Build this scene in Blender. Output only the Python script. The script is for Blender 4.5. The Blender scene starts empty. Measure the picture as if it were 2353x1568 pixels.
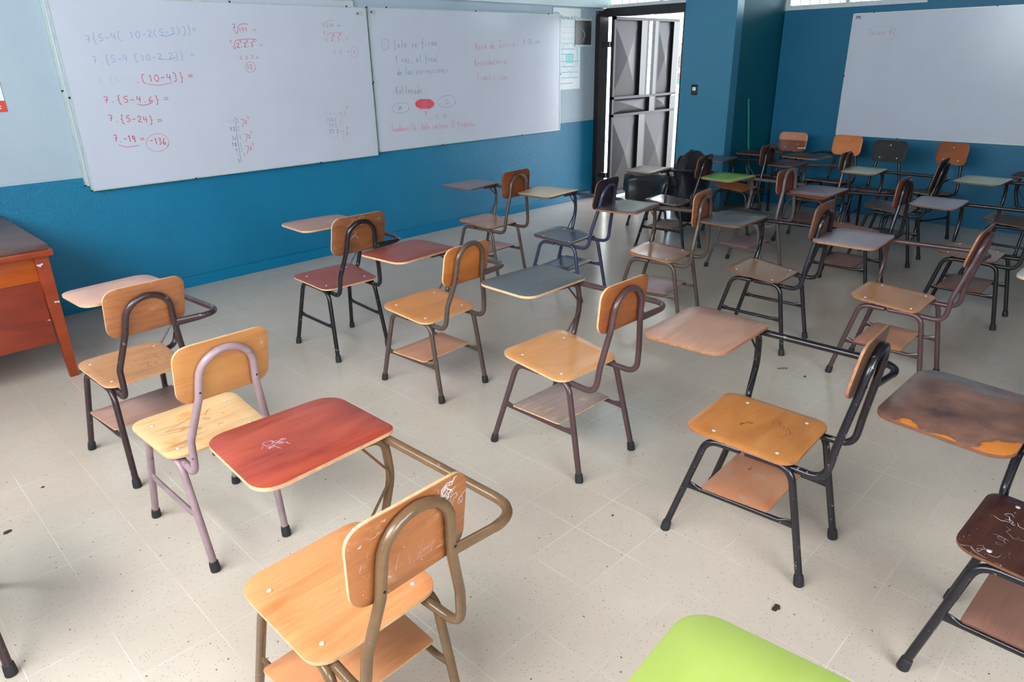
import bpy, bmesh, math, random
from mathutils import Vector, Matrix, noise
PI = math.pi
random.seed(7)
# ------------------------------------------------------------------ camera, world, lights, exposure
FOC, YAW, PITCH, ROLL = 1600.53, 0.783007, 0.385762, -0.0195836
CAM = Vector((-1.45560, -1.37831, 1.64226))
sc = bpy.context.scene
def cam_axes():
    cy, sy, cp, sp = math.cos(YAW), math.sin(YAW), math.cos(PITCH), math.sin(PITCH)
    f = Vector((sy*cp, cy*cp, -sp)); r0 = Vector((cy, -sy, 0)); u0 = r0.cross(f)
    c, s = math.cos(ROLL), math.sin(ROLL)
    return c*r0+s*u0, -s*r0+c*u0, f
cd = bpy.data.cameras.new('camera'); cam = bpy.data.objects.new('camera', cd); sc.collection.objects.link(cam)
r_, u_, f_ = cam_axes()
cam.matrix_world = Matrix(((r_.x, u_.x, -f_.x, CAM.x), (r_.y, u_.y, -f_.y, CAM.y), (r_.z, u_.z, -f_.z, CAM.z), (0, 0, 0, 1)))
cd.sensor_width = 36; cd.lens = FOC/2353*36; cd.clip_start = 0.05; cd.clip_end = 200
sc.camera = cam
w = bpy.data.worlds.new('world'); sc.world = w; w.use_nodes = True
bg = w.node_tree.nodes['Background']; bg.inputs[0].default_value = (0.86, 0.93, 1.0, 1); bg.inputs[1].default_value = 7.5
def area(name, loc, aim, sx, sy, power, col):
    l = bpy.data.lights.new(name, 'AREA'); l.shape = 'RECTANGLE'; l.size = sx; l.size_y = sy; l.energy = power; l.color = col
    o = bpy.data.objects.new(name, l); sc.collection.objects.link(o); o.location = loc
    o.rotation_euler = Vector(aim).to_track_quat('-Z', 'Y').to_euler(); return o
# daylight entering through the two window bands of the room (beside the camera)
area('daylight_side_window', (-2.83, 0.1, 2.35), (1, 0.1, -0.12), 4.4, 1.3, 118, (1.0, 0.985, 0.97))
area('daylight_rear_window', (-1.1, -3.92, 2.15), (0.25, 1, -0.12), 2.8, 1.5, 68, (1.0, 0.985, 0.97))
vs = sc.view_settings
vs.view_transform = 'Standard'; vs.look = 'None'; vs.gamma = 1; vs.exposure = 0.66; vs.use_curve_mapping = False
try:
    sc.cycles.use_denoising = True; sc.cycles.max_bounces = 8; sc.cycles.diffuse_bounces = 5; sc.cycles.caustics_reflective = False; sc.cycles.caustics_refractive = False
    sc.cycles.sample_clamp_indirect = 6
except Exception: pass
COL = sc.collection
# ------------------------------------------------------------------ helpers
def lin(c): 
    c = c/255.0
    return c/12.92 if c <= .04045 else ((c+.055)/1.055)**2.4
def rgb(r, g, b): return (lin(r), lin(g), lin(b), 1)
class N:
    def __init__(s, name):
        s.m = bpy.data.materials.new(name); s.m.use_nodes = True; s.t = s.m.node_tree; s.b = s.t.nodes['Principled BSDF']
    def n(s, typ, **k):
        x = s.t.nodes.new(typ)
        for a, v in k.items(): setattr(x, a, v)
        return x
    def l(s, a, b): s.t.links.new(a, b)
    def mp(s, scale=(1,1,1), rot=(0,0,0), loc=(0,0,0), coord='Object'):
        tc = s.n('ShaderNodeTexCoord'); m = s.n('ShaderNodeMapping'); m.inputs['Scale'].default_value = scale; m.inputs['Rotation'].default_value = rot; m.inputs['Location'].default_value = loc
        s.l(tc.outputs[coord], m.inputs[0]); return m.outputs[0]
    def noise(s, vec, scale=5, detail=4, rough=.6, dist=0):
        x = s.n('ShaderNodeTexNoise'); x.inputs['Scale'].default_value = scale; x.inputs['Detail'].default_value = detail; x.inputs['Roughness'].default_value = rough; x.inputs['Distortion'].default_value = dist
        if vec is not None: s.l(vec, x.inputs['Vector'])
        return x.outputs['Fac']
    def ramp(s, fac, pts):
        x = s.n('ShaderNodeValToRGB'); e = x.color_ramp.elements
        while len(e) < len(pts): e.new(.5)
        for i, (p, c) in enumerate(pts): e[i].position = p; e[i].color = c if len(c) == 4 else (*c, 1)
        s.l(fac, x.inputs[0]); return x.outputs[0]
    def mix(s, fac, a, b):
        x = s.n('ShaderNodeMix', data_type='RGBA')
        if isinstance(fac, (int, float)): x.inputs[0].default_value = fac
        else: s.l(fac, x.inputs[0])
        for i, v in ((6, a), (7, b)):
            if isinstance(v, tuple): x.inputs[i].default_value = v
            else: s.l(v, x.inputs[i])
        return x.outputs[2]
    def math(s, op, a, b=None):
        x = s.n('ShaderNodeMath', operation=op)
        for i, v in enumerate((a, b)):
            if v is None: continue
            if isinstance(v, (int, float)): x.inputs[i].default_value = v
            else: s.l(v, x.inputs[i])
        return x.outputs[0]
    def bump(s, h, strength=.3, dist=.01):
        x = s.n('ShaderNodeBump'); x.inputs['Strength'].default_value = strength; x.inputs['Distance'].default_value = dist
        s.l(h, x.inputs['Height']); s.l(x.outputs[0], s.b.inputs['Normal'])
    def col(s, c):
        if isinstance(c, tuple): s.b.inputs['Base Color'].default_value = c
        else: s.l(c, s.b.inputs['Base Color'])
    def rough(s, r):
        if isinstance(r, (int, float)): s.b.inputs['Roughness'].default_value = r
        else: s.l(r, s.b.inputs['Roughness'])
W0, W1c, K0, K1c = (0,0,0,1), (1,1,1,1), (0,0,0,1), (1,1,1,1)
def gray(v): return (v, v, v, 1)
_mc = {}
def plain(name, c, rough=.5, metal=0, var=.12, sc_=18):
    if name in _mc: return _mc[name]
    n = N(name); f = n.noise(n.mp(), sc_, 4)
    d = tuple(x*(1-var) for x in c[:3])+(1,); u = tuple(min(1, x*(1+var)) for x in c[:3])+(1,)
    n.col(n.ramp(f, [(.3, d), (.7, u)])); n.rough(rough); n.b.inputs['Metallic'].default_value = metal
    _mc[name] = n.m; return n.m
def wood(name, c1, c2, rough=.32, ang=0., wear=0., wearc=(.6,.55,.5,1), scale=1., seed=0., grain=1.0, stain=None, scratch=0.):
    """plywood face: grain runs along local X"""
    n = N(name)
    v = n.mp((2.2*scale, 26*scale, 26*scale), (0,0,ang), (seed, seed*1.7, seed))
    g = n.noise(v, 1.5, 7, .62, 1.6)
    v2 = n.mp((3, 9, 9), (0,0,ang), (seed*3, 1, 0)); blot = n.noise(v2, 1.1, 3, .5, .8)
    a = n.math('ADD', n.math('MULTIPLY', g, .55*grain+.2), n.math('MULTIPLY', blot, .75-.55*grain*.6))
    c = n.ramp(a, [(.34, c2), (.62, c1)])
    if wear:
        wv = n.noise(n.mp((5,7,7), (0,0,.4), (seed+4, 2, 1)), 1.3, 5, .65)
        wm = n.ramp(wv, [(.62-.25*wear, K0), (.72-.15*wear, K1c)])
        c = n.mix(n.math('MULTIPLY', wm, .8), c, wearc)
    if stain:
        sv = n.noise(n.mp((4,4,4), (0,0,0), (seed+9, 5, 3)), 1.2, 4, .6); c = n.mix(n.ramp(sv, [(.5, K0), (.6, K1c)]), c, stain)
    if scratch:
        sv = n.noise(n.mp((14,60,14), (0,0,.9), (seed+19, 5, 3)), 2.2, 3, .7, 2.); c = n.mix(n.math('MULTIPLY', n.ramp(sv, [(.675, K0), (.695, K1c)]), scratch), c, rgb(205,195,190))
    n.col(c); n.rough(rough+.05)
    n.b.inputs['IOR'].default_value = 1.5
    return n.m
def paint_metal(name, c, chip=(.32,.28,.25,1), chipamt=.0, rough=.3):
    n = N(name); f = n.noise(n.mp(), 9, 5, .6)
    d = tuple(x*.72 for x in c[:3])+(1,); cc = n.ramp(f, [(.35, d), (.65, c)])
    if chipamt: 
        k = n.noise(n.mp((1,1,1), (0,0,0), (3,1,2)), 42, 4, .6); cc = n.mix(n.ramp(k, [(.69-chipamt*.1, K0), (.71-chipamt*.1, K1c)]), cc, chip)
    n.col(cc); n.rough(rough); n.b.inputs['IOR'].default_value = 1.5
    return n.m
def obj(name, bm, mats, parent=None, smooth=True):
    me = bpy.data.meshes.new(name); bm.normal_update()
    if smooth:
        for f in bm.faces: f.smooth = True
    bm.to_mesh(me); bm.free()
    for m in (mats if isinstance(mats, (list, tuple)) else [mats]): me.materials.append(m)
    o = bpy.data.objects.new(name, me); COL.objects.link(o)
    if parent: o.parent = parent
    if smooth:
        try: me.set_sharp_from_angle(angle=math.radians(38))
        except Exception: pass
    return o
def tag(o, label, cat, group=None, kind=None):
    o['label'] = label; o['category'] = cat
    if group: o['group'] = group
    if kind: o['kind'] = kind
    return o
def empty(name, loc, rz, label, cat, group=None):
    o = bpy.data.objects.new(name, None); COL.objects.link(o); o.location = loc; o.rotation_euler = (0,0,rz); o.empty_display_size = .1
    return tag(o, label, cat, group)
def struct(name, bm, m, smooth=False):
    o = obj(name, bm, m, None, smooth); o['kind'] = 'structure'; return o
def box(bm, x0, x1, y0, y1, z0, z1, mi=0, bev=0.):
    vs_ = [bm.verts.new(p) for p in ((x0,y0,z0),(x1,y0,z0),(x1,y1,z0),(x0,y1,z0),(x0,y0,z1),(x1,y0,z1),(x1,y1,z1),(x0,y1,z1))]
    fs = [bm.faces.new([vs_[i] for i in q]) for q in ((3,2,1,0),(4,5,6,7),(0,1,5,4),(1,2,6,5),(2,3,7,6),(3,0,4,7))]
    for f in fs: f.material_index = mi
    if bev:
        es = list({e for f in fs for e in f.edges}); r = bmesh.ops.bevel(bm, geom=es, offset=bev, segments=2, affect='EDGES', profile=.6)
        for f in r['faces']: f.material_index = mi
    return vs_
def BX(*a, **k): bm = bmesh.new(); box(bm, *a, **k); return bm
def hexa(bm, b4, t4, mi=0):
    v = [bm.verts.new(p) for p in b4]+[bm.verts.new(p) for p in t4]
    for q in ((3,2,1,0),(4,5,6,7),(0,1,5,4),(1,2,6,5),(2,3,7,6),(3,0,4,7)): bm.faces.new([v[i] for i in q]).material_index = mi
def fillet(pts, rads, seg=6):
    """round the corners of a polyline"""
    P = [Vector(p) for p in pts]; out = [P[0]]
    for i in range(1, len(P)-1):
        a, b, c = P[i-1], P[i], P[i+1]; r = rads[i-1] if isinstance(rads, (list, tuple)) else rads
        if r <= 0: out.append(b); continue
        d1, d2 = (a-b), (c-b); l1, l2 = d1.length, d2.length; d1.normalize(); d2.normalize()
        ang = d1.angle(d2); t = min(r/math.tan(ang/2), l1*.48, l2*.48)
        p1, p2 = b+d1*t, b+d2*t
        for k in range(seg+1):
            s = k/seg; out.append(p1*(1-s)**2+b*2*s*(1-s)+p2*s*s)
    out.append(P[-1]); return out
def tube(bm, path, r, seg=10, mi=0, cap=True, flat=None):
    """sweep; flat = optional list of (side, up) scale per point"""
    P = [Vector(p) for p in path]; n = len(P); rings = []
    T = []
    for i in range(n):
        a = P[max(0, i-1)]; b = P[min(n-1, i+1)]; T.append((b-a).normalized())
    up = Vector((0,0,1)) if abs(T[0].z) < .9 else Vector((1,0,0))
    s = T[0].cross(up).normalized()
    for i in range(n):
        s = (s-T[i]*s.dot(T[i])).normalized(); u = s.cross(T[i]).normalized()
        fs, fu = flat[i] if flat else (1, 1); rr = r[i] if isinstance(r, (list, tuple)) else r
        rings.append([bm.verts.new(P[i]+s*math.cos(2*PI*k/seg)*rr*fs+u*math.sin(2*PI*k/seg)*rr*fu) for k in range(seg)])
    for i in range(n-1):
        for k in range(seg):
            bm.faces.new((rings[i][k], rings[i][(k+1) % seg], rings[i+1][(k+1) % seg], rings[i+1][k])).material_index = mi
    if cap:
        bm.faces.new(rings[0][::-1]).material_index = mi; bm.faces.new(rings[-1]).material_index = mi
def TB(path, r, seg=10, **k): bm = bmesh.new(); tube(bm, path, r, seg, **k); return bm
def lathe(bm, prof, c, axis=Vector((0,0,1)), seg=14, mi=0):
    ax = axis.normalized(); s = ax.orthogonal().normalized(); t = ax.cross(s); rings = []
    for r, h in prof: rings.append([bm.verts.new(Vector(c)+ax*h+(s*math.cos(2*PI*k/seg)+t*math.sin(2*PI*k/seg))*r) for k in range(seg)])
    for i in range(len(prof)-1):
        for k in range(seg): bm.faces.new((rings[i][k], rings[i][(k+1) % seg], rings[i+1][(k+1) % seg], rings[i+1][k])).material_index = mi
    bm.faces.new(rings[0][::-1]).material_index = mi; bm.faces.new(rings[-1]).material_index = mi
def rounded(quad, r, seg=6):
    """rounded outline of a 2-D quad; r may be per corner"""
    q = [Vector((p[0], p[1], 0)) for p in quad]; out = []
    for i in range(4):
        a, b, c = q[i-1], q[i], q[(i+1) % 4]; rr = r[i] if isinstance(r, (list, tuple)) else r
        d1, d2 = (a-b), (c-b); l1, l2 = d1.length, d2.length; d1.normalize(); d2.normalize()
        t = min(rr/math.tan(d1.angle(d2)/2), l1*.48, l2*.48)
        p1, p2 = b+d1*t, b+d2*t; cen = b
        for k in range(seg+1):
            s = k/seg
            w0, w1, w2 = (1-s)**2, 2*s*(1-s)*.8, s*s; ww = w0+w1+w2
            out.append((p1*w0+b*w1+p2*w2)/ww)
    return out
def plate(bm, outline, th, disp, topi=0, edgei=1, boti=2, rings=(1., .985, .8, .55, .3)):
    """solid sheet: outline (2-D), displaced by disp(x, y, t) with t = 1 top / 0 bottom"""
    c = sum(outline, Vector())/len(outline); n = len(outline)
    def layer(t):
        R = []
        for ri, s in enumerate(rings):
            R.append([bm.verts.new(disp(*( (c+(p-c)*s)[:2] ), t-(0.12 if ri == 0 and t > .5 else 0)+(0.12 if ri == 0 and t < .5 else 0))) for p in outline])
        R.append(bm.verts.new(disp(c.x, c.y, t))); return R
    T, B = layer(1.), layer(0.)
    for L, mi, flip in ((T, topi, False), (B, boti, True)):
        for i in range(len(rings)-1):
            for k in range(n):
                f = (L[i][k], L[i][(k+1) % n], L[i+1][(k+1) % n], L[i+1][k])
                bm.faces.new(f[::-1] if flip else f).material_index = mi
        for k in range(n):
            f = (L[-2][k], L[-2][(k+1) % n], L[-1]); bm.faces.new(f[::-1] if flip else f).material_index = mi
    for k in range(n):
        bm.faces.new((B[0][k], B[0][(k+1) % n], T[0][(k+1) % n], T[0][k])).material_index = edgei
# ------------------------------------------------------------------ materials
T = 0.2330468; TY = T*1.00924
def m_floor():
    n = N('terrazzo_tile'); tc = n.n('ShaderNodeTexCoord'); sp = n.n('ShaderNodeSeparateXYZ'); n.l(tc.outputs['Object'], sp.inputs[0])
    def line(o, per, wd, off):
        f = n.math('FRACT', n.math('ADD', n.math('DIVIDE', o, per), 100.5+off)); d = n.math('ABSOLUTE', n.math('SUBTRACT', f, .5)); return n.math('LESS_THAN', d, wd/per/2)
    vecs = tc.outputs['Object']
    wob = n.noise(vecs, 3.0, 2)
    gx = line(sp.outputs[0], T, .0028, 0); gy = line(sp.outputs[1], TY, .0022, 0)
    patch = n.ramp(n.noise(n.mp((1,1,1), (0,0,0), (3,3,0)), 2.2, 3), [(.42, gray(.12)), (.62, gray(.95))])
    g = n.math('MULTIPLY', n.math('MAXIMUM', gx, gy), patch)
    wn = n.n('ShaderNodeTexWhiteNoise', noise_dimensions='2D')
    fx = n.math('FLOOR', n.math('DIVIDE', sp.outputs[0], T)); fy = n.math('FLOOR', n.math('DIVIDE', sp.outputs[1], TY))
    cb = n.n('ShaderNodeCombineXYZ'); n.l(fx, cb.inputs[0]); n.l(fy, cb.inputs[1]); n.l(cb.outputs[0], wn.inputs[0])
    base = n.ramp(n.noise(vecs, 5., 5, .6), [(.3, rgb(206,189,174)), (.7, rgb(212,196,181))])
    base = n.mix(n.math('MULTIPLY', wn.outputs[0], .22), base, rgb(194,178,162))
    sp1 = n.n('ShaderNodeTexVoronoi'); sp1.inputs['Scale'].default_value = 95; n.l(vecs, sp1.inputs['Vector'])
    wn2 = n.n('ShaderNodeSeparateColor'); n.l(sp1.outputs['Color'], wn2.inputs[0])
    s1 = n.math('MULTIPLY', n.math('LESS_THAN', sp1.outputs['Distance'], .19), n.math('GREATER_THAN', wn2.outputs[0], .36))
    c = n.mix(n.math('MULTIPLY', s1, .55), base, n.ramp(wn2.outputs[1], [(0, rgb(120,95,72)), (.6, rgb(150,130,108)), (1, rgb(90,80,72))]))
    sp2 = n.n('ShaderNodeTexVoronoi'); sp2.inputs['Scale'].default_value = 21; n.l(vecs, sp2.inputs['Vector'])
    sc2 = n.n('ShaderNodeSeparateColor'); n.l(sp2.outputs['Color'], sc2.inputs[0])
    s2 = n.math('MULTIPLY', n.math('LESS_THAN', sp2.outputs['Distance'], .065), n.math('GREATER_THAN', sc2.outputs[0], .6))
    c = n.mix(n.math('MULTIPLY', s2, .8), c, rgb(70,58,48))
    c = n.mix(n.math('MULTIPLY', g, .75), c, rgb(236,232,224))
    n.col(c)
    r = n.ramp(n.noise(n.mp((1,1,1)), 2.5, 4), [(.3, gray(.17)), (.75, gray(.24))])
    n.rough(r); n.b.inputs['IOR'].default_value = 1.48; n.bump(n.noise(vecs, 8, 2), .03, .004)
    return n.m
def m_wall(name, c, c2=None, bumps=.6, bscale=34, rough=.42):
    n = N(name); v = n.mp(); f = n.noise(v, 2.2, 4); n.col(n.ramp(f, [(.3, c2 or c), (.7, c)]))
    h = n.noise(v, bscale, 3, .55, 1.2); n.bump(h, bumps, .012); n.rough(rough); n.b.inputs['IOR'].default_value = 1.45
    return n.m
M_floor = m_floor()
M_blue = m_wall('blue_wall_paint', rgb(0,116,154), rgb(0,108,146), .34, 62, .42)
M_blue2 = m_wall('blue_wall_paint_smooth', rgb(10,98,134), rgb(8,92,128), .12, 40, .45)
M_pale = m_wall('pale_wall_paint', rgb(174,187,200), rgb(166,180,194), .15, 30, .5)
M_beam = m_wall('beam_paint', rgb(214,228,234), rgb(205,221,228), .1, 20, .45)
M_ceil = m_wall('ceiling_boards', rgb(92,76,64), rgb(84,68,58), .1, 12, .7)
M_white = plain('aluminium_white', rgb(196,202,205), .4, 0, .05)
M_board = plain('whiteboard_surface', rgb(198,200,214), .22, 0, .025, 3)
M_bframe = plain('board_frame', rgb(190,205,200), .35, .2, .1)
M_black = plain('black_iron', rgb(26,22,24), .32, 0, .2)
M_rubber = plain('rubber_foot', rgb(34,34,38), .6, 0, .2)
M_screw = plain('screw_steel', rgb(206,206,210), .3, .15, .1)
M_hole = plain('drilled_hole', rgb(12,10,10), .8)
M_grate = plain('door_sheet_metal', rgb(34,30,34), .34, .1, .08, 6)
M_grate_d = plain('door_frame_metal', rgb(50,46,52), .4, .1, .1)
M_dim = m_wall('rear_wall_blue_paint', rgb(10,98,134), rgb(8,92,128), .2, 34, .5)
for _m in (M_grate, M_grate_d): _m.node_tree.nodes['Principled BSDF'].inputs['Specular IOR Level'].default_value = .2
M_glass = N('window_glass')
def _g():
    n = M_glass; t = n.t; tr = n.n('ShaderNodeBsdfTransparent'); gl = n.n('ShaderNodeBsdfGlossy'); gl.inputs['Roughness'].default_value = .05
    tr.inputs[0].default_value = (.9, .97, .97, 1)
    mx = n.n('ShaderNodeMixShader'); mx.inputs[0].default_value = .08; n.l(tr.outputs[0], mx.inputs[1]); n.l(gl.outputs[0], mx.inputs[2])
    n.l(mx.outputs[0], t.nodes['Material Output'].inputs[0])
_g(); M_glass = M_glass.m
M_out = plain('outside_plaster', rgb(225,225,220), .8, 0, .05)
M_ground = plain('outside_concrete', rgb(205,200,190), .8, 0, .05)
# ------------------------------------------------------------------ the room
YW = 4.1955; XD = 5.72; XB = 6.55; YP = 3.10; ZC = 3.75; XL = -2.9; YR = -4.0; ZP = .935
struct('floor', BX(XL-.1, XB+.1, YR-.1, YW+.15, -.12, 0), M_floor)
def wall_front():
    bm = bmesh.new()
    box(bm, XL-.1, XD-.02, YW, YW+.15, 0, ZP, 0); box(bm, XL-.1, XD-.02, YW+.001, YW+.15, ZP, ZC, 1)
    return bm
struct('wall_front', wall_front(), [M_blue, M_pale])
struct('trim_1', BX(XL, XD-.16, YW-.006, YW, ZP-.006, ZP+.008), M_pale)                        # ledge where the two paints meet
struct('baseboard_front', BX(XL, XD-.16, YW-.014, YW, 0, .085, bev=.004), m_wall('skirting_paint', rgb(0,118,160), rgb(0,110,150), .08, 20, .3))
struct('trim_2', BX(XL, XD-.03, YW-.07, YW+.02, 2.163, ZC), M_beam)                             # ring beam above the boards
# wall with the door: pier between door and recess
M_pier = m_wall('pier_blue_lit', rgb(64,126,154), rgb(58,120,150), .12, 40, .35); M_rec = m_wall('recess_blue_shaded', rgb(0,80,98), rgb(0,74,92), .12, 40, .5)  # pier blue lightened for stronger light, recess blue darkened for shade
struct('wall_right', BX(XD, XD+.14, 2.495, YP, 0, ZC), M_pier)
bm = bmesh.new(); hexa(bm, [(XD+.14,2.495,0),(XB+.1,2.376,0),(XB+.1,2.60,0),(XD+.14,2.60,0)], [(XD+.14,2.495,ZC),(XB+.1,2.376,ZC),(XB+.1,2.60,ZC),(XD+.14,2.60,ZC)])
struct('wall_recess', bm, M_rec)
# far wall with window strip over the third board
ZS = 2.075; ZT = 2.5
bm = bmesh.new()
box(bm, XB, XB+.14, YR-.1, 2.376, 0, ZS-.01); box(bm, XB, XB+.14, YR-.1, .98, ZS-.01, ZT); box(bm, XB, XB+.14, YR-.1, 2.376, ZT, ZC)
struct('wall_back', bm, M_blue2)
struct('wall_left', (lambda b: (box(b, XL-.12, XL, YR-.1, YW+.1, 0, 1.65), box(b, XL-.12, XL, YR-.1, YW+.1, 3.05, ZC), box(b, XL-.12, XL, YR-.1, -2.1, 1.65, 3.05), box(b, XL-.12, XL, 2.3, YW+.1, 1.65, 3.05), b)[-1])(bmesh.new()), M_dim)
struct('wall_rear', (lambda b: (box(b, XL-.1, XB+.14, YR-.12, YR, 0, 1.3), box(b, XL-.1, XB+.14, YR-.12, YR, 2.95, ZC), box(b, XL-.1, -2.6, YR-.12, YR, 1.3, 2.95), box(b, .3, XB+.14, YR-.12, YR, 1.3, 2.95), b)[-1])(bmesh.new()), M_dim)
struct('ceiling', BX(XL-.12, XB+.14, YR-.12, YW+.15, ZC, ZC+.1), M_ceil)
def window(name, axis, plane, a0, a1, z0, z1, mull, bars, fw=.045, dep=.06, rail=None):
    """aluminium window; axis 'y' = lies in plane x=const"""
    def B(bm, p0, p1, b0, b1, c0, c1):
        if axis == 'y': box(bm, p0, p1, b0, b1, c0, c1)
        else: box(bm, b0, b1, p0, p1, c0, c1)
    root = bpy.data.objects.new(name, None); COL.objects.link(root); root['kind'] = 'structure'
    bm = bmesh.new()
    B(bm, plane, plane+dep, a0, a1, z0, z0+fw); B(bm, plane, plane+dep, a0, a1, z1-fw, z1)
    B(bm, plane, plane+dep, a0, a0+fw, z0+fw, z1-fw); B(bm, plane, plane+dep, a1-fw, a1, z0+fw, z1-fw)
    for m in mull: B(bm, plane, plane+dep, m-fw*.45, m+fw*.45, z0+fw, z1-fw)
    if rail: B(bm, plane+.005, plane+dep-.005, a0+fw, a1-fw, rail-.02, rail+.02)
    obj('window_frame', bm, M_white, root, False)
    bm = bmesh.new(); B(bm, plane+dep*.5-.002, plane+dep*.5+.002, a0+fw, a1-fw, z0+fw, z1-fw); obj('pane', bm, M_glass, root, False)
    bm = bmesh.new()
    for b in bars: B(bm, plane+dep+.02, plane+dep+.03, b-.005, b+.005, z0, z1)
    B(bm, plane+dep+.02, plane+dep+.03, a0, a1, z0+.3, z0+.31)
    obj('security_bars', bm, M_bframe, root, False)
    return root
window('window_1', 'y', XD, YP, YW-.03, 2.162, ZC, [3.42], [YP+.05+.105*i for i in range(1, 10)], .035, .05)
window('window_2', 'y', XB, .98, 2.37, ZS-.01, ZT, [1.725, 1.10], [2.25-.105*i for i in range(0, 12)], .045, .05)
window('window_3', 'y', XL-.07, -2.1, 2.3, 1.65, 3.05, [-1.0, .1, 1.2], [], .04, .05)
bm_root = window('window_4', 'x', YR-.07, -2.6, .3, 1.3, 2.95, [-1.6, -.7], [], .04, .05)
# ------------------------------------------------------------------ door: black jamb and lintel, open metal leaf
dr = bpy.data.objects.new('door_1', None); COL.objects.link(dr); dr['kind'] = 'structure'
bm = bmesh.new()
box(bm, XD-.15, XD+.02, YW-.06, YW+.05, 0, 2.13, bev=.004); box(bm, XD-.02, XD+.10, YP, YW+.02, 2.068, 2.16)
box(bm, XD+.0, XD+.08, YP, YP+.015, 0, 2.07)
for p in bm.verts: pass
obj('door_jamb', bm, M_black, dr, False)
LX0, LX1, LY, LZ = 5.585, 6.95, 3.97, 2.062
def pyramid(bm, x0, x1, z0, z1, y, out, skew=.5, mi=0):
    """pressed sheet panel folded to a four sided point"""
    c = [bm.verts.new(p) for p in ((x0,y,z0),(x1,y,z0),(x1,y,z1),(x0,y,z1))]; a = bm.verts.new((x0+(x1-x0)*skew, y-out, (z0+z1)/2))
    for i in range(4): bm.faces.new((c[i], c[(i+1) % 4], a)).material_index = mi
leaf = bpy.data.objects.new('door_2', None); COL.objects.link(leaf); leaf['kind'] = 'structure'
bm = bmesh.new(); t = .038
for (x0, x1, z0, z1) in ((LX0,LX0+.035,.02,LZ),(LX0,LX1,.02,.07),(LX0,LX1,LZ-.032,LZ),(LX0,LX1,1.163,1.193),(LX0,LX1,.963,.993),(6.235,6.283,1.193,LZ-.03),(6.47,6.498,1.193,LZ-.03),(6.46,6.49,.993,1.163),(6.265,6.29,.07,.963)):
    box(bm, x0, x1, LY-t, LY+.004, z0, z1)
obj('leaf_frame', bm, M_grate_d, leaf, False)
bm = bmesh.new()
for (x0, x1, z0, z1) in ((6.12,6.235,1.193,LZ-.032),(6.404,6.47,1.193,LZ-.032),(6.815,LX1,1.193,LZ-.032),(6.353,6.46,.993,1.163),(6.82,LX1,.993,1.163),(6.14,6.265,.07,.963),(6.83,LX1,.07,.963)):
    box(bm, x0, x1, LY-t-.004, LY+.002, z0, z1)
obj('black_upright', bm, M_black, leaf, False)
bm = bmesh.new()
for (x0, x1, z0, z1) in ((LX0+.035,6.12,1.193,LZ-.032),(6.498,6.815,1.193,LZ-.032),(LX0+.035,6.353,.993,1.163),(6.49,6.82,.993,1.163),(LX0+.035,6.14,.07,.963),(6.29,6.83,.07,.963)):
    pyramid(bm, x0, x1, z0, z1, LY, .036)
obj('folded_panel', bm, M_grate, leaf, False)
bm = bmesh.new()
x = 6.283
k = 0
while x < 6.404:
    pts = []; z = 1.193
    while z < LZ-.035: pts.append((x+(.009 if (len(pts)+k) % 2 else 0), LY-.015, z)); z += .024
    tube(bm, pts, .0016, 4, cap=False); x += .018; k += 1
obj('expanded_mesh', bm, M_grate_d, leaf, False)
bm = bmesh.new(); tube(bm, [(6.82,LY-.05,1.16),(7.02,LY-.05,1.16)], .007, 8); tube(bm, [(6.98+.02*math.cos(a), LY-.05, 1.16+.02*math.sin(a)) for a in [i*PI/6 for i in range(13)]], .004, 6, cap=False)
obj('door_bolt', bm, M_screw, leaf)
bm = bmesh.new(); box(bm, LX0-.05, LX0+.02, LY-.01, LY+.11, 1.74, 1.80); box(bm, LX0-.05, LX0+.02, LY-.01, LY+.11, .25, .31)
obj('hinge', bm, M_black, leaf, False)
# ------------------------------------------------------------------ outside the door
struct('ground_outside', BX(XD+.14, 22, -12, 18, -.14, -.02), M_ground)
struct('added_eave', BX(XB+.14, XB+1.3, -6, 6, 2.52, 2.6), M_out)  # unseen overhang added to keep sky light out of the far window strip
struct('added_roof_slab', BX(XD+.14, 8.2, -3, 9, 2.95, 3.05), M_out)  # unseen slab added outside to dim the sky light on the open leaf
struct('wall_outside', BX(10.6, 10.8, 5.6, 14, 0, 3.4), M_out)
bm = BX(9.0, 9.06, 5.22, 5.40, -.02, 1.83); p1 = plain('poster_pale_blue', rgb(150,185,225), .6)
o = obj('door_post', bm, p1, None, False); tag(o, 'pale blue post standing outside beyond the open metal door', 'post')
pr = N('poster_print'); v = pr.mp(); ff = pr.noise(v, 6, 4, .6); pr.col(pr.ramp(ff, [(.3, rgb(40,52,78)), (.42, rgb(150,160,175)), (.5, rgb(160,50,60)), (.58, rgb(30,120,90)), (.7, rgb(60,180,70))]))
o = obj('outdoor_banner', BX(9.02, 9.05, 4.9, 5.222, 1.2, 1.82), pr.m, None, False); tag(o, 'narrow colourful banner outside, seen through the open doorway', 'banner')
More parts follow.
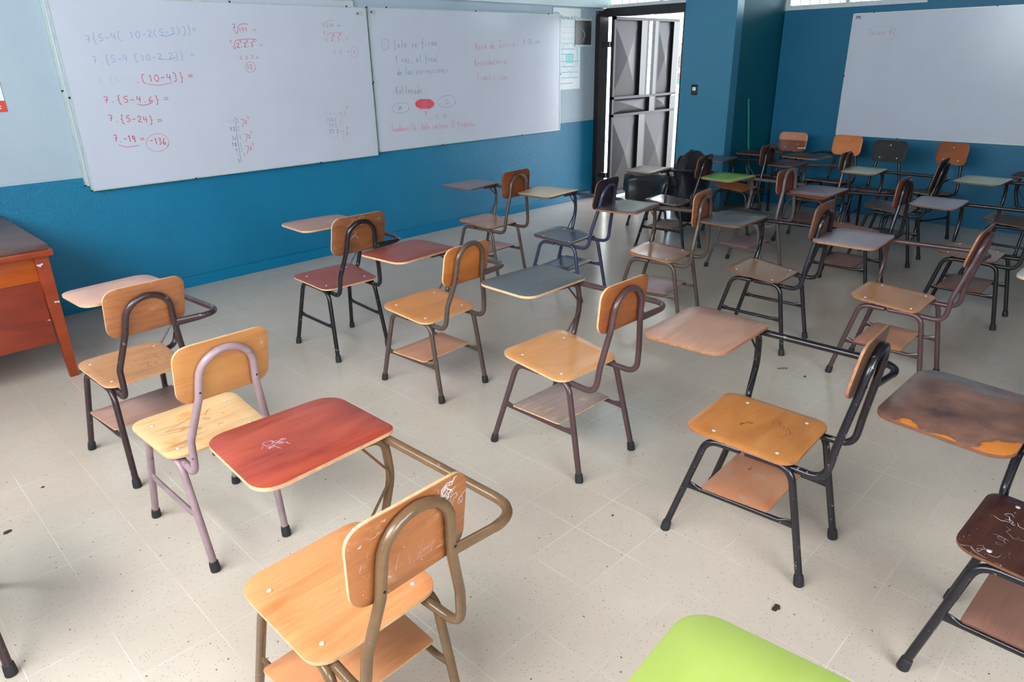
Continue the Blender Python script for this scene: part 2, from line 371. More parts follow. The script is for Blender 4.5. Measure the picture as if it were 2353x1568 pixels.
# ------------------------------------------------------------------ whiteboards and their writing
G = {
'0': [[(.3,0),(.05,.3),(.08,.75),(.3,1),(.52,.72),(.5,.28),(.3,0)]], '1': [[(.15,.75),(.32,1),(.3,0)]],
'2': [[(.05,.78),(.25,1),(.48,.85),(.4,.55),(.05,.02),(.22,.08),(.55,0)]], '3': [[(.08,.9),(.35,1),(.45,.8),(.2,.55),(.48,.35),(.35,.05),(.05,.08)]],
'4': [[(.15,1),(.05,.45),(.5,.5)],[(.42,.95),(.4,0)]], '5': [[(.5,1),(.12,.95),(.1,.55),(.4,.55),(.5,.25),(.3,0),(.05,.08)]],
'6': [[(.4,1),(.12,.6),(.05,.2),(.28,0),(.48,.2),(.35,.42),(.08,.25)]], '7': [[(.05,.95),(.5,.97),(.22,0)],[(.12,.5),(.45,.5)]], 'V': [[(.0,.9),(.5,1),(.35,0)]],
'8': [[(.3,.52),(.08,.75),(.3,1),(.48,.78),(.08,.25),(.28,0),(.5,.25),(.3,.52)]], '9': [[(.45,.6),(.2,.5),(.08,.78),(.3,1),(.46,.8),(.4,0)]],
'{': [[(.4,1.2),(.22,1.05),(.3,.6),(.1,.45),(.3,.3),(.25,-.2),(.5,-.3)]], '}': [[(.15,1.2),(.35,1.05),(.25,.6),(.5,.45),(.3,.3),(.35,-.2),(.12,-.3)]],
'[': [[(.45,1.1),(.12,1.08),(.12,-.08),(.45,-.1)]], ']': [[(.1,1.1),(.42,1.08),(.42,-.08),(.1,-.1)]], '(': [[(.4,1.1),(.15,.75),(.15,.25),(.4,-.1)]], ')': [[(.15,1.1),(.4,.75),(.4,.25),(.15,-.1)]],
'-': [[(.08,.45),(.48,.47)]], '=': [[(.05,.35),(.5,.37)],[(.05,.62),(.48,.64)]], '.': [[(.22,.08),(.3,.0),(.24,.02)]], '*': [[(.25,.5),(.33,.46),(.27,.42)]], ',': [[(.3,.1),(.18,-.15)]], ':': [[(.25,.1),(.3,.05)],[(.25,.6),(.3,.55)]], ' ': [], '|': [[(.3,1.1),(.3,-.1)]],
'#': [[(.15,.1),(.22,.9)],[(.38,.1),(.45,.9)],[(.02,.35),(.55,.35)],[(.05,.65),(.58,.65)]], '@': [[(.3,.5),(.1,.5),(.15,.85),(.45,.85),(.5,.4),(.25,.1),(.05,.4)]],
'A': [[(.02,0),(.28,1),(.5,0)],[(.12,.4),(.42,.4)]], 'B': [[(.1,0),(.12,1),(.42,.85),(.14,.52),(.5,.3),(.1,0)]], 'C': [[(.5,.85),(.3,1),(.06,.6),(.12,.1),(.5,.08)]], 'D': [[(.1,0),(.12,1),(.5,.6),(.4,.1),(.1,0)]],
'F': [[(.12,0),(.1,1),(.5,1)],[(.1,.55),(.4,.55)]], 'H': [[(.1,0),(.12,1)],[(.48,0),(.5,1)],[(.1,.5),(.5,.5)]], 'I': [[(.3,0),(.32,1)],[(.1,1),(.52,1)],[(.1,0),(.5,0)]], 'P': [[(.1,-.1),(.14,1),(.48,.8),(.14,.5)]],
'R': [[(.1,0),(.12,1),(.46,.8),(.14,.52),(.55,0)]], 'S': [[(.5,.95),(.25,1),(.12,.75),(.38,.4),(.3,-.1),(.0,-.1)]], 'T': [[(.3,0),(.3,1)],[(.0,1),(.6,1)]],
'a': [[(.42,.45),(.15,.5),(.06,.15),(.25,0),(.42,.4),(.48,0)]], 'b': [[(.1,1),(.1,0),(.4,.1),(.38,.45),(.1,.4)]], 'c': [[(.45,.45),(.15,.45),(.1,.05),(.45,.02)]], 'd': [[(.42,.4),(.12,.42),(.1,.05),(.4,.1),(.44,1)],[(.44,.5),(.48,0)]],
'e': [[(.08,.22),(.42,.3),(.3,.5),(.08,.3),(.18,0),(.48,.05)]], 'f': [[(.5,.95),(.28,.9),(.25,-.35)],[(.08,.45),(.48,.48)]], 'g': [[(.42,.45),(.12,.45),(.12,.1),(.42,.1)],[(.44,.5),(.4,-.3),(.1,-.3)]],
'i': [[(.25,.45),(.27,0)],[(.25,.68),(.28,.66)]], 'l': [[(.28,1.05),(.24,0)]], 'm': [[(.03,0),(.06,.45),(.22,.42),(.24,0)],[(.24,.4),(.42,.45),(.48,0)]], 'n': [[(.08,0),(.1,.45),(.38,.42),(.42,0)]], 'o': [[(.28,.48),(.08,.25),(.25,0),(.45,.25),(.28,.48)]],
'r': [[(.12,0),(.14,.48),(.14,.35),(.42,.46)]], 's': [[(.42,.48),(.15,.4),(.4,.15),(.08,0)]], 't': [[(.28,.9),(.25,.05),(.42,.0)],[(.08,.5),(.48,.52)]], 'u': [[(.08,.45),(.14,.02),(.4,.1),(.42,.45),(.48,0)]], 'v': [[(.05,.45),(.24,0),(.45,.48)]], 'z': [[(.08,.45),(.42,.45),(.08,0),(.46,0)]],
}
INK = {k: plain('ink_'+k, c, .5, 0, .08) for k, c in dict(red=rgb(196,72,92), redf=rgb(192,142,162), redp=rgb(210,110,134), blue=rgb(140,160,196), bluef=rgb(168,180,202), blued=rgb(110,140,185), grey=rgb(122,138,152), greyd=rgb(88,90,112), greyf=rgb(168,176,188), fill=rgb(222,78,98)).items()}
class Pen:
    """flat marker strokes on a vertical board; right = direction in which the writing runs"""
    def __init__(s, origin, right, nrm): s.o, s.r, s.n = Vector(origin), Vector(right), Vector(nrm); s.bm = bmesh.new(); s.mats = []; s.k = 0; s.root = None
    def mi(s, ink):
        if ink not in s.mats: s.mats.append(ink)
        return s.mats.index(ink)
    def stroke(s, pts, wd, ink):
        mi = s.mi(ink); P = []
        for i in range(len(pts)-1):
            for q in range(4): P.append(tuple(pts[i][j]*(1-q/4)+pts[i+1][j]*q/4 for j in (0,1)))
        P.append(pts[-1])
        for _ in range(2): P = [P[0]]+[tuple((P[i-1][j]+2*P[i][j]+P[i+1][j])/4 for j in (0,1)) for i in range(1, len(P)-1)]+[P[-1]]
        s.k += 1; e = .0006+.00002*(s.k % 20); row = []
        for i, p in enumerate(P):
            a, b = P[max(0,i-1)], P[min(len(P)-1,i+1)]; dx, dz = b[0]-a[0], b[1]-a[1]; L = math.hypot(dx, dz) or 1; nx, nz = -dz/L*wd/2, dx/L*wd/2
            row.append([s.bm.verts.new(s.o+s.r*(p[0]+q*nx)+Vector((0,0,p[1]+q*nz))+s.n*e) for q in (-1,1)])
        for i in range(len(row)-1): s.bm.faces.new((row[i][0], row[i][1], row[i+1][1], row[i+1][0])).material_index = mi
    def text(s, txt, a, b, h, ink, wd=.004, fw=None):
        dx, dz = (b[0]-a[0])/len(txt), (b[1]-a[1])/len(txt); w_ = fw or dx*1.45
        if s.root and len(s.bm.verts) and not ink.startswith('keep'): s.done(s.root)
        for i, ch in enumerate(txt):
            jx, jz, sl = random.uniform(-.04,.04)*h, random.uniform(-.06,.06)*h, random.uniform(-.05,.15)
            for st in G.get(ch, []):
                s.stroke([(a[0]+dx*i+jx+q[0]*w_+sl*q[1]*h*.3, a[1]+dz*i+jz+q[1]*h) for q in st], wd, ink)
    def oval(s, c, rx, rz, ink, wd=.003, rot=.1):
        s.stroke([(c[0]+rx*math.cos(t)*(1+.04*t/6)+rz*rot*math.sin(t), c[1]+rz*math.sin(t)) for t in [i*PI/8-.6 for i in range(18)]], wd, ink)
    def done(s, parent, name='marker_writing'):
        o = obj(name, s.bm, [INK[m] for m in s.mats], parent, False); s.bm = bmesh.new(); s.mats = []; return o
def board(label, plane, a0, a1, z0, z1, axis, th, name='whiteboard'):
    """axis 'x': front wall (faces -Y); 'y': far wall (faces -X)"""
    root = empty(name, ((a0+a1)/2, plane, z0) if axis == 'x' else (plane, (a0+a1)/2, z0), 0, label, 'whiteboard')
    L = root.location.copy()
    def B(bm, b0, b1, d0, d1, c0, c1, mi=0):
        if axis == 'x': box(bm, b0-L.x, b1-L.x, plane+d0-L.y, plane+d1-L.y, c0-L.z, c1-L.z, mi)
        else: box(bm, plane+d0-L.x, plane+d1-L.x, b0-L.y, b1-L.y, c0-L.z, c1-L.z, mi)
    bm = bmesh.new(); B(bm, a0+.006, a1-.006, 0, th, z0+.006, z1-.006); obj('board_panel', bm, M_board, root, False)
    bm = bmesh.new()
    for q in ((a0,a1,z0,z0+.008),(a0,a1,z1-.008,z1),(a0,a0+.008,z0,z1),(a1-.008,a1,z0,z1)): B(bm, q[0], q[1], -.004, th+.002, q[2], q[3])
    obj('board_frame', bm, M_bframe, root, False)
    bm = bmesh.new()
    for (u, v) in ((.5,1),(.08,1),(.92,1),(.3,0),(.75,0),(0,.5),(1,.5)):
        cu, cz = a0+(a1-a0)*u, z0+(z1-z0)*v; B(bm, cu-.006, cu+.006, -.006, 0, cz-.006, cz+.006)
    obj('clip', bm, M_black, root, False)
    return root, L
# board 1 : from the left
# old board hidden behind the first one
rb, _ = board('old greenish-white board whose edge sticks out behind the left whiteboard', 4.169, -.078, 2.25, .872, 2.12, 'x', .024)
r1, L1_ = board('largest whiteboard on the left, with algebra in red marker and faded blue', 4.133, -.055, 2.345, .838, 2.068, 'x', .024)
X1 = lambda px: None
pen = Pen(Vector((0, 4.133, 0))-L1_, (1,0,0), (0,-1,0)); pen.root = r1
# generated writing
pen.text('7{5-4[ 10-2(5-3)]}=', (0.121, 1.789), (0.874, 1.859), 0.044, 'blue', 0.0045)
pen.stroke([(0.595, 1.84), (0.643, 1.826), (0.702, 1.852)], 0.0030, 'blued')
pen.text('7.{5-4.[10-2.2]} =', (0.132, 1.66), (0.825, 1.687), 0.043, 'blue', 0.0045)
pen.stroke([(0.57, 1.684), (0.631, 1.675), (0.686, 1.694)], 0.0030, 'blued')
pen.text('7.{5 -', (0.133, 1.535), (0.357, 1.533), 0.041, 'bluef', 0.0040)
pen.text('.[10-4]}', (0.377, 1.532), (0.718, 1.538), 0.048, 'red', 0.0045)
pen.text('=', (0.741, 1.543), (0.792, 1.545), 0.045, 'red', 0.0045)
pen.stroke([(0.451, 1.521), (0.528, 1.507), (0.625, 1.524)], 0.0030, 'red')
pen.text('7.{5-4.6}', (0.147, 1.412), (0.52, 1.392), 0.041, 'red', 0.0045)
pen.text('=', (0.541, 1.394), (0.59, 1.395), 0.044, 'red', 0.0040)
pen.stroke([(0.357, 1.392), (0.398, 1.378), (0.454, 1.393)], 0.0040, 'red')
pen.text('7.{5-24}', (0.15, 1.287), (0.447, 1.257), 0.042, 'red', 0.0045)
pen.text('=', (0.464, 1.252), (0.515, 1.249), 0.042, 'red', 0.0040)
pen.text('7.-19', (0.157, 1.152), (0.303, 1.136), 0.046, 'red', 0.0055)
pen.text('=', (0.324, 1.138), (0.365, 1.134), 0.035, 'red', 0.0040)
pen.text('-136', (0.388, 1.117), (0.507, 1.097), 0.047, 'red', 0.0050)
pen.oval((0.441, 1.121), 0.078, 0.063, 'redp', 0.0030)
pen.stroke([(0.178, 1.13), (0.224, 1.108), (0.313, 1.114)], 0.0035, 'red')
pen.stroke([(1.142, 1.915), (1.16, 1.919), (1.16, 1.901), (1.141, 1.891), (1.162, 1.895)], 0.0035, 'greyd')
pen.stroke([(1.14, 1.886), (1.167, 1.841), (1.186, 1.916), (1.26, 1.923), (1.265, 1.911)], 0.0035, 'red')
pen.text('144', (1.183, 1.859), (1.254, 1.869), 0.033, 'redp', 0.0040)
pen.text('=', (1.296, 1.869), (1.336, 1.873), 0.025, 'redp', 0.0030)
pen.stroke([(1.099, 1.804), (1.117, 1.808), (1.1, 1.792), (1.117, 1.792)], 0.0030, 'red')
pen.stroke([(1.117, 1.768), (1.137, 1.732), (1.131, 1.811), (1.312, 1.817), (1.317, 1.802)], 0.0035, 'red')
pen.text('2.2.3', (1.149, 1.756), (1.289, 1.762), 0.033, 'red', 0.0045)
pen.text('2 2 2', (1.171, 1.79), (1.309, 1.796), 0.015, 'red', 0.0030)
pen.text('=', (1.331, 1.759), (1.368, 1.762), 0.024, 'redp', 0.0030)
pen.text('2.2.3', (1.158, 1.67), (1.275, 1.675), 0.025, 'redp', 0.0035)
pen.text('=', (1.288, 1.669), (1.324, 1.671), 0.025, 'redp', 0.0030)
pen.text('12', (1.205, 1.601), (1.252, 1.603), 0.031, 'red', 0.0035)
pen.oval((1.233, 1.616), 0.042, 0.038, 'redp', 0.0030)
pen.stroke([(1.907, 1.938), (1.917, 1.925)], 0.0040, 'greyd')
pen.stroke([(1.904, 1.921), (1.925, 1.892), (1.929, 1.951), (2.024, 1.963)], 0.0030, 'redp')
pen.text('216', (1.943, 1.906), (2.018, 1.917), 0.029, 'grey', 0.0035)
pen.text('=', (2.043, 1.91), (2.089, 1.914), 0.023, 'grey', 0.0030)
pen.text('3', (1.903, 1.853), (1.928, 1.853), 0.023, 'red', 0.0030)
pen.stroke([(1.904, 1.83), (1.94, 1.79), (1.929, 1.863), (2.092, 1.868)], 0.0030, 'redp')
pen.text('2.3', (1.97, 1.8), (2.063, 1.807), 0.030, 'redp', 0.0040)
pen.text('3 3', (1.987, 1.837), (2.085, 1.847), 0.016, 'red', 0.0030)
pen.text('=', (2.114, 1.811), (2.154, 1.814), 0.023, 'redf', 0.0030)
pen.text('2 3', (1.982, 1.706), (2.072, 1.712), 0.020, 'redp', 0.0030)
pen.text('=', (2.115, 1.709), (2.154, 1.712), 0.023, 'redp', 0.0030)
pen.text('6', (2.179, 1.705), (2.21, 1.708), 0.034, 'redp', 0.0030)
pen.oval((2.194, 1.718), 0.035, 0.045, 'redf', 0.0030)
pen.stroke([(1.049, 1.262), (1.037, 1.094), (1.042, 0.917)], 0.0030, 'greyd')
pen.text('144', (0.972, 1.219), (1.039, 1.214), 0.029, 'greyf', 0.0035)
pen.text('2', (1.055, 1.216), (1.076, 1.215), 0.029, 'grey', 0.0030)
pen.text('72', (0.992, 1.16), (1.037, 1.156), 0.028, 'greyd', 0.0035)
pen.text('2', (1.052, 1.158), (1.073, 1.156), 0.029, 'grey', 0.0030)
pen.text('36', (0.991, 1.091), (1.036, 1.087), 0.029, 'grey', 0.0035)
pen.text('2', (1.054, 1.089), (1.075, 1.087), 0.029, 'grey', 0.0030)
pen.text('18', (0.986, 1.042), (1.031, 1.038), 0.030, 'greyd', 0.0035)
pen.text('2', (1.049, 1.04), (1.07, 1.038), 0.029, 'grey', 0.0030)
pen.text('9', (1.006, 0.997), (1.029, 0.995), 0.030, 'grey', 0.0035)
pen.text('3', (1.049, 0.996), (1.07, 0.994), 0.030, 'grey', 0.0030)
pen.text('3', (1.014, 0.96), (1.037, 0.958), 0.029, 'greyf', 0.0035)
pen.text('3', (1.064, 0.958), (1.085, 0.956), 0.030, 'grey', 0.0030)
pen.text('1', (1.013, 0.913), (1.036, 0.911), 0.030, 'greyd', 0.0035)
pen.stroke([(1.09, 1.237), (1.119, 1.238), (1.094, 1.178)], 0.0035, 'red')
pen.text('2', (1.12, 1.205), (1.142, 1.207), 0.026, 'red', 0.0040)
pen.text('2', (1.144, 1.24), (1.162, 1.238), 0.019, 'red', 0.0030)
pen.stroke([(1.1, 1.125), (1.129, 1.126), (1.104, 1.065)], 0.0035, 'red')
pen.text('2', (1.13, 1.092), (1.152, 1.094), 0.027, 'red', 0.0040)
pen.text('2', (1.154, 1.127), (1.172, 1.125), 0.020, 'red', 0.0030)
pen.stroke([(1.095, 1.035), (1.124, 1.036), (1.099, 0.975)], 0.0035, 'red')
pen.text('3', (1.126, 1.002), (1.148, 1.004), 0.027, 'red', 0.0040)
pen.text('2', (1.15, 1.037), (1.168, 1.035), 0.020, 'red', 0.0030)
pen.text('216', (1.829, 1.222), (1.905, 1.217), 0.031, 'greyf', 0.0030)
pen.text('2', (1.923, 1.219), (1.948, 1.218), 0.032, 'greyf', 0.0030)
pen.text('108', (1.839, 1.168), (1.915, 1.162), 0.032, 'grey', 0.0030)
pen.text('2', (1.92, 1.166), (1.946, 1.164), 0.032, 'grey', 0.0030)
pen.text('54', (1.862, 1.12), (1.913, 1.116), 0.032, 'grey', 0.0030)
pen.text('2', (1.922, 1.119), (1.948, 1.117), 0.032, 'grey', 0.0030)
pen.text('27', (1.86, 1.069), (1.911, 1.065), 0.033, 'greyd', 0.0030)
pen.text('3', (1.929, 1.068), (1.955, 1.065), 0.032, 'greyd', 0.0030)
pen.text('9', (1.883, 1.017), (1.909, 1.014), 0.032, 'greyf', 0.0030)
pen.text('3', (1.922, 1.017), (1.948, 1.015), 0.032, 'greyf', 0.0030)
pen.text('3', (1.889, 0.965), (1.915, 0.963), 0.033, 'greyf', 0.0030)
pen.text('3', (1.937, 0.964), (1.963, 0.962), 0.033, 'greyf', 0.0030)
pen.text('1', (1.9, 0.912), (1.926, 0.91), 0.033, 'greyf', 0.0030)
pen.stroke([(1.964, 1.238), (2.007, 1.235), (1.976, 1.126)], 0.0030, 'redp')
pen.stroke([(2.035, 1.245), (2.04, 1.219), (2.022, 1.213)], 0.0030, 'redp')
pen.text('3', (2.049, 1.258), (2.072, 1.26), 0.025, 'red', 0.0035)
pen.stroke([(1.961, 1.079), (2.005, 1.08), (1.989, 0.993)], 0.0030, 'redp')
pen.text('3', (2.022, 1.042), (2.049, 1.043), 0.029, 'red', 0.0040)
pen.text('3', (2.033, 1.092), (2.055, 1.09), 0.022, 'red', 0.0035)
pen.done(r1)
r2, L2_ = board('second whiteboard, beside the door, with notes in grey and red marker', 4.163, 2.378, 4.912, .858, 2.076, 'x', .022)
pen = Pen(Vector((0, 4.163, 0))-L2_, (1,0,0), (0,-1,0)); pen.root = r2

pen.text('*', (2.519, 1.763), (2.557, 1.763), 0.050, 'greyd', 0.0040)
pen.oval((2.54, 1.777), 0.042, 0.046, 'grey', 0.0030)
pen.text('Solo se firma', (2.631, 1.741), (3.145, 1.769), 0.068, 'grey', 0.0045)
pen.text('1 vez, al final', (2.638, 1.621), (3.145, 1.624), 0.069, 'grey', 0.0045)
pen.text('de las correcciones', (2.643, 1.517), (3.258, 1.528), 0.063, 'grey', 0.0045)
pen.text('Rellenado.', (2.617, 1.353), (2.963, 1.346), 0.075, 'grey', 0.0045)
pen.oval((2.66, 1.233), 0.100, 0.046, 'grey', 0.0030)
pen.text('A', (2.633, 1.215), (2.683, 1.212), 0.042, 'greyd', 0.0040)
pen.oval((3.223, 1.261), 0.113, 0.057, 'grey', 0.0030)
pen.text('C', (3.199, 1.242), (3.256, 1.244), 0.041, 'grey', 0.0040)
pen.text('B', (2.937, 1.153), (2.979, 1.155), 0.036, 'redp', 0.0040)
pen.stroke([(2.957, 1.144), (2.997, 1.109), (3.051, 1.098)], 0.0030, 'redf')
pen.text('B,', (3.068, 1.113), (3.134, 1.108), 0.036, 'redf', 0.0040)
pen.text('@', (3.162, 1.11), (3.224, 1.11), 0.041, 'redp', 0.0040)
pen.text('.Cuadernillo: Debe contener 35 Preguntas.', (2.51, 1.027), (3.611, 1.003), 0.065, 'redp', 0.0040)
pen.text('.Hora de Inicio', (3.582, 1.721), (4.193, 1.755), 0.075, 'redp', 0.0045)
pen.text(':', (4.199, 1.759), (4.245, 1.763), 0.042, 'red', 0.0080)
pen.text('8 00 am', (4.305, 1.772), (4.576, 1.789), 0.055, 'grey', 0.0040)
pen.text('.Recordatorio', (3.574, 1.573), (4.053, 1.592), 0.068, 'redp', 0.0045)
pen.text(':', (4.053, 1.592), (4.091, 1.596), 0.038, 'red', 0.0080)
pen.text('.Finaliz cion', (3.603, 1.437), (4.08, 1.434), 0.070, 'redp', 0.0045)
pen.text(':', (4.126, 1.437), (4.165, 1.436), 0.039, 'red', 0.0070)
pen.stroke([(2.884, 1.295), (2.948, 1.291), (3.013, 1.288)], 0.0095, 'fill')
pen.stroke([(2.862, 1.288), (2.948, 1.287), (3.035, 1.279)], 0.0095, 'fill')
pen.stroke([(2.847, 1.281), (2.947, 1.276), (3.048, 1.27)], 0.0095, 'fill')
pen.stroke([(2.838, 1.273), (2.946, 1.272), (3.057, 1.262)], 0.0095, 'fill')
pen.stroke([(2.832, 1.266), (2.945, 1.26), (3.061, 1.254)], 0.0095, 'fill')
pen.stroke([(2.83, 1.258), (2.945, 1.256), (3.062, 1.246)], 0.0095, 'fill')
pen.stroke([(2.831, 1.25), (2.944, 1.244), (3.06, 1.238)], 0.0095, 'fill')
pen.stroke([(2.835, 1.242), (2.944, 1.24), (3.054, 1.23)], 0.0095, 'fill')
pen.stroke([(2.843, 1.234), (2.943, 1.229), (3.044, 1.223)], 0.0095, 'fill')
pen.stroke([(2.856, 1.226), (2.942, 1.225), (3.03, 1.216)], 0.0095, 'fill')
pen.stroke([(2.878, 1.216), (2.942, 1.213), (3.006, 1.209)], 0.0095, 'fill')
pen.done(r2)

r3, L3_ = board('nearly blank whiteboard on the dark blue far wall', 6.528, -.86, 1.64, .812, 2.0, 'y', .02)
pen = Pen(Vector((6.528, 0, 0))-L3_, (0,-1,0), (-1,0,0))
pen.text('Tarea #2', (-1.468, 1.792), (-1.206, 1.796), .053, 'redf', .0045)
pen.oval((-1.36, 1.80), .17, .075, 'greyf', .002)
pen.stroke([(-1.612, 1.972), (-1.563, 1.968)], .009, 'greyd'); pen.stroke([(-1.612, 1.952), (-1.585, 1.962), (-1.560, 1.948)], .009, 'greyd')
pen.done(r3)
def sticker(root, L, x, z, wd, h, y, face=1):
    bm = BX(x-L.x, x+wd-L.x, y-L.y-.0012, y-L.y-.0002, z-L.z, z+h-L.z); obj('corner_sticker', bm, plain('sticker_grey', rgb(176,184,190), .5), root, False)
    bm = BX(x+.01-L.x, x+wd*.45-L.x, y-L.y-.0018, y-L.y-.0012, z+h*.3-L.z, z+h*.7-L.z); obj('sticker_mark', bm, INK['greyd'], root, False)
sticker(r1, L1_, 2.24, 2.0, .07, .035, 4.133); sticker(r2, L2_, 2.40, 2.015, .07, .04, 4.163)
# ------------------------------------------------------------------ posters, panel, switch, cable, stick
def letters(txt, size, ink, parent, loc, rot, name='lettering', xs=1.):
    cu = bpy.data.curves.new('t', 'FONT'); cu.body = txt; cu.size = size; cu.extrude = .0002
    t_ = bpy.data.objects.new('t', cu); COL.objects.link(t_); dg = bpy.context.evaluated_depsgraph_get(); me = bpy.data.meshes.new_from_object(t_.evaluated_get(dg))
    bpy.data.objects.remove(t_); me.materials.clear(); me.materials.append(ink); o = bpy.data.objects.new(name, me); COL.objects.link(o); o.parent = parent; o.location = loc; o.rotation_euler = rot; o.scale = (xs, 1, 1); return o
teal = plain('print_teal', rgb(20,130,115), .5, 0, .05); tealf = plain('print_pale_teal', rgb(150,215,220), .5, 0, .05); bluep = plain('print_blue', rgb(120,175,225), .5, 0, .05); faint = plain('print_faint', rgb(205,208,222), .5, 0, .03)
M_paper = plain('paper_white', rgb(232,236,240), .5, 0, .02)
ps = empty('poster', (4.82, YW-.004, 1.297), 0, 'tall white poster of class rules in green lettering beside the door', 'poster')
obj('sheet', BX(0, .47, -.002, 0, 0, .85), M_paper, ps, False)
letters('Normas de Clase', .058, teal, ps, (.125, -.0025, .735), (PI/2,0,0), xs=.80)
pn = Pen((0,-.002,0), (1,0,0), (0,-1,0)); INK['teal'] = teal; INK['tealf'] = tealf; INK['bluep'] = bluep; INK['faint'] = faint
for pts in ([(.02,.80),(.11,.80),(.11,.72),(.02,.72),(.02,.80)], [(.03,.77),(.065,.79),(.10,.77)], [(.035,.73),(.045,.755),(.065,.745),(.085,.755),(.095,.73)]): pn.stroke(pts, .006, 'teal')
pn.stroke([(.03,.735),(.1,.735)], .016, 'teal')
for i, (a, b, z) in enumerate([(.14,.40,.655),(.14,.38,.60),(.14,.41,.545),(.14,.35,.53)]): pn.stroke([(a,z),(b,z)], .004, 'faint')
for pts in ([(.16,.46),(.28,.50),(.40,.46),(.41,.30),(.28,.17),(.15,.30),(.16,.46)], [(.13,.49),(.42,.49),(.43,.27),(.28,.14)], [(.2,.35),(.28,.39),(.36,.35)], [(.22,.28),(.28,.33),(.34,.28)]): pn.stroke(pts, .007, 'tealf')
for z in (.29,.31,.33,.35,.37): pn.stroke([(.21,z),(.35,z)], .016, 'tealf')
for a, b, z in [(.13,.36,.43),(.13,.35,.375),(.13,.45,.30),(.13,.35,.245),(.13,.43,.185),(.13,.44,.125),(.13,.34,.065)]: pn.stroke([(a,z),(b,z)], .007, 'bluep')
pn.done(ps, 'printed_emblem')
ps2 = empty('poster', (-.86, YW-.004, 1.385), 0, 'white poster with a red bottom band at the left picture edge', 'poster')
obj('sheet', BX(0, .452, -.0025, 0, .067, .72), M_paper, ps2, False); obj('red_band', BX(0, .452, -.0027, 0, 0, .067), plain('print_red', rgb(222,62,36), .5, 0, .04), ps2, False)
obj('printed_mark', (lambda b: (box(b, .37, .425, -.004, -.0027, .018, .023), box(b, .37, .425, -.004, -.0027, .032, .037), b)[-1])(bmesh.new()), M_paper, ps2, False)
nb = empty('electrical_panel', (5.31, YW, 1.77), 0, 'small open dark electrical panel with loose wire, between poster and door', 'electrical panel')
bm = bmesh.new(); box(bm, -.12, .165, -.012, 0, 0, .255); obj('backing', bm, plain('panel_dark', rgb(44,34,34), .35, 0, .3), nb, False)
bm = bmesh.new()
for q in ((-.13,.175,.255,.275),(-.13,.175,-.02,0)): box(bm, q[0], q[1], -.02, 0, q[2], q[3])
obj('panel_rim', bm, M_white, nb, False)
obj('loose_wire', TB(fillet([(-.02,-.016,.16),(.02,-.03,.13),(.03,-.03,.09),(.0,-.02,.05),(-.04,-.016,.04)], .02), .0025, 6), M_pale, nb)
bm = bmesh.new(); tube(bm, fillet([(5.46,YW-.008,1.95),(5.475,YW-.01,2.06),(5.52,YW-.03,2.13),(5.63,YW-.075,2.155)], .05), .004, 6); tube(bm, fillet([(5.50,YW-.008,1.93),(5.51,YW-.012,2.04),(5.55,YW-.03,2.11),(5.65,YW-.075,2.15)], .05), .003, 6)
tag(obj('cable', bm, M_pale), 'pale cable curving up from the wall over the black door frame', 'cable')
sw = empty('light_switch', (XD, 2.918, 1.285), 0, 'black light switch with white toggle on the blue pier right of the door', 'light switch')
obj('plate', BX(-.006, 0, -.04, .036, -.055, .055, bev=.002), M_black, sw, False); obj('toggle', BX(-.014, -.006, -.022, .018, -.008, .028, bev=.002), M_paper, sw, False)
sw.rotation_euler = (0,0,0)
tag(obj('broomstick', TB([(6.19,2.375,.0),(6.02,2.425,1.19)], .0115, 10), plain('stick_green', rgb(0,128,112), .35)), 'thin green stick leaning in the dark recess behind the door pier', 'stick')
# ------------------------------------------------------------------ teacher's desk
M_dt = wood('desk_top', rgb(96,70,66), rgb(70,50,50), .35, 0, 0, seed=2, grain=.5)
M_do = wood('desk_varnish_orange', rgb(176,80,18), rgb(156,66,12), .3, 0, 0, seed=5, grain=.25)
M_dr = wood('desk_varnish_red', rgb(134,48,22), rgb(112,34,18), .3, 0, 0, seed=8, grain=.25)
M_dl = wood('desk_leg_varnish', rgb(152,60,24), rgb(132,48,18), .3, 0, 0, seed=3, grain=.25)
dk = empty('teacher_desk', (-1.0, 3.5, 0), 0, 'orange varnished wooden teacher desk at the left edge of the picture', 'desk')
def DX(*a, **k): return BX(a[0]+1.0, a[1]+1.0, a[2]-3.5, a[3]-3.5, a[4], a[5], **k)
obj('desktop', DX(-1.36, -.632, 2.925, 4.15, .748, .778, bev=.004), M_dt, dk)
obj('desktop_trim', DX(-1.345, -.618, 2.91, 4.15, .715, .748, bev=.006), M_dl, dk)
obj('apron', DX(-1.30, -.70, 2.985, 4.10, .572, .715, bev=.003), M_do, dk)
bm = bmesh.new(); hexa(bm, [(-.30,-.508,.215),(.30,-.508,.215),(.30,.58,.215),(-.30,.58,.215)], [(-.30,-.508,.572),(.30,-.508,.572),(.30,.58,.572),(-.30,.58,.572)])
obj('lower_panel', bm, M_dr, dk, False)
for x0, x1, fx in ((-.70,-.64,-.664), (-1.34,-1.28,-1.316)):
    for y0, y1, fy in ((2.955,3.01,2.99), (4.05,4.105,4.06)):
        bm = bmesh.new(); s_ = 1.0
        hexa(bm, [(fx-.021+s_,fy-.02-3.5,0),(fx+.021+s_,fy-.02-3.5,0),(fx+.021+s_,fy+.02-3.5,0),(fx-.021+s_,fy+.02-3.5,0)], [(x0-.005+s_,y0-3.5,.715),(x1+.003+s_,y0-3.5,.715),(x1+.003+s_,y1-3.5,.715),(x0-.005+s_,y1-3.5,.715)])
        obj('leg', bm, M_dl, dk, False)
bm = bmesh.new(); pn = Pen((0,0,0), (1,0,0), (0,-1,0)); INK['chip'] = plain('paint_splash', rgb(205,190,205), .5)
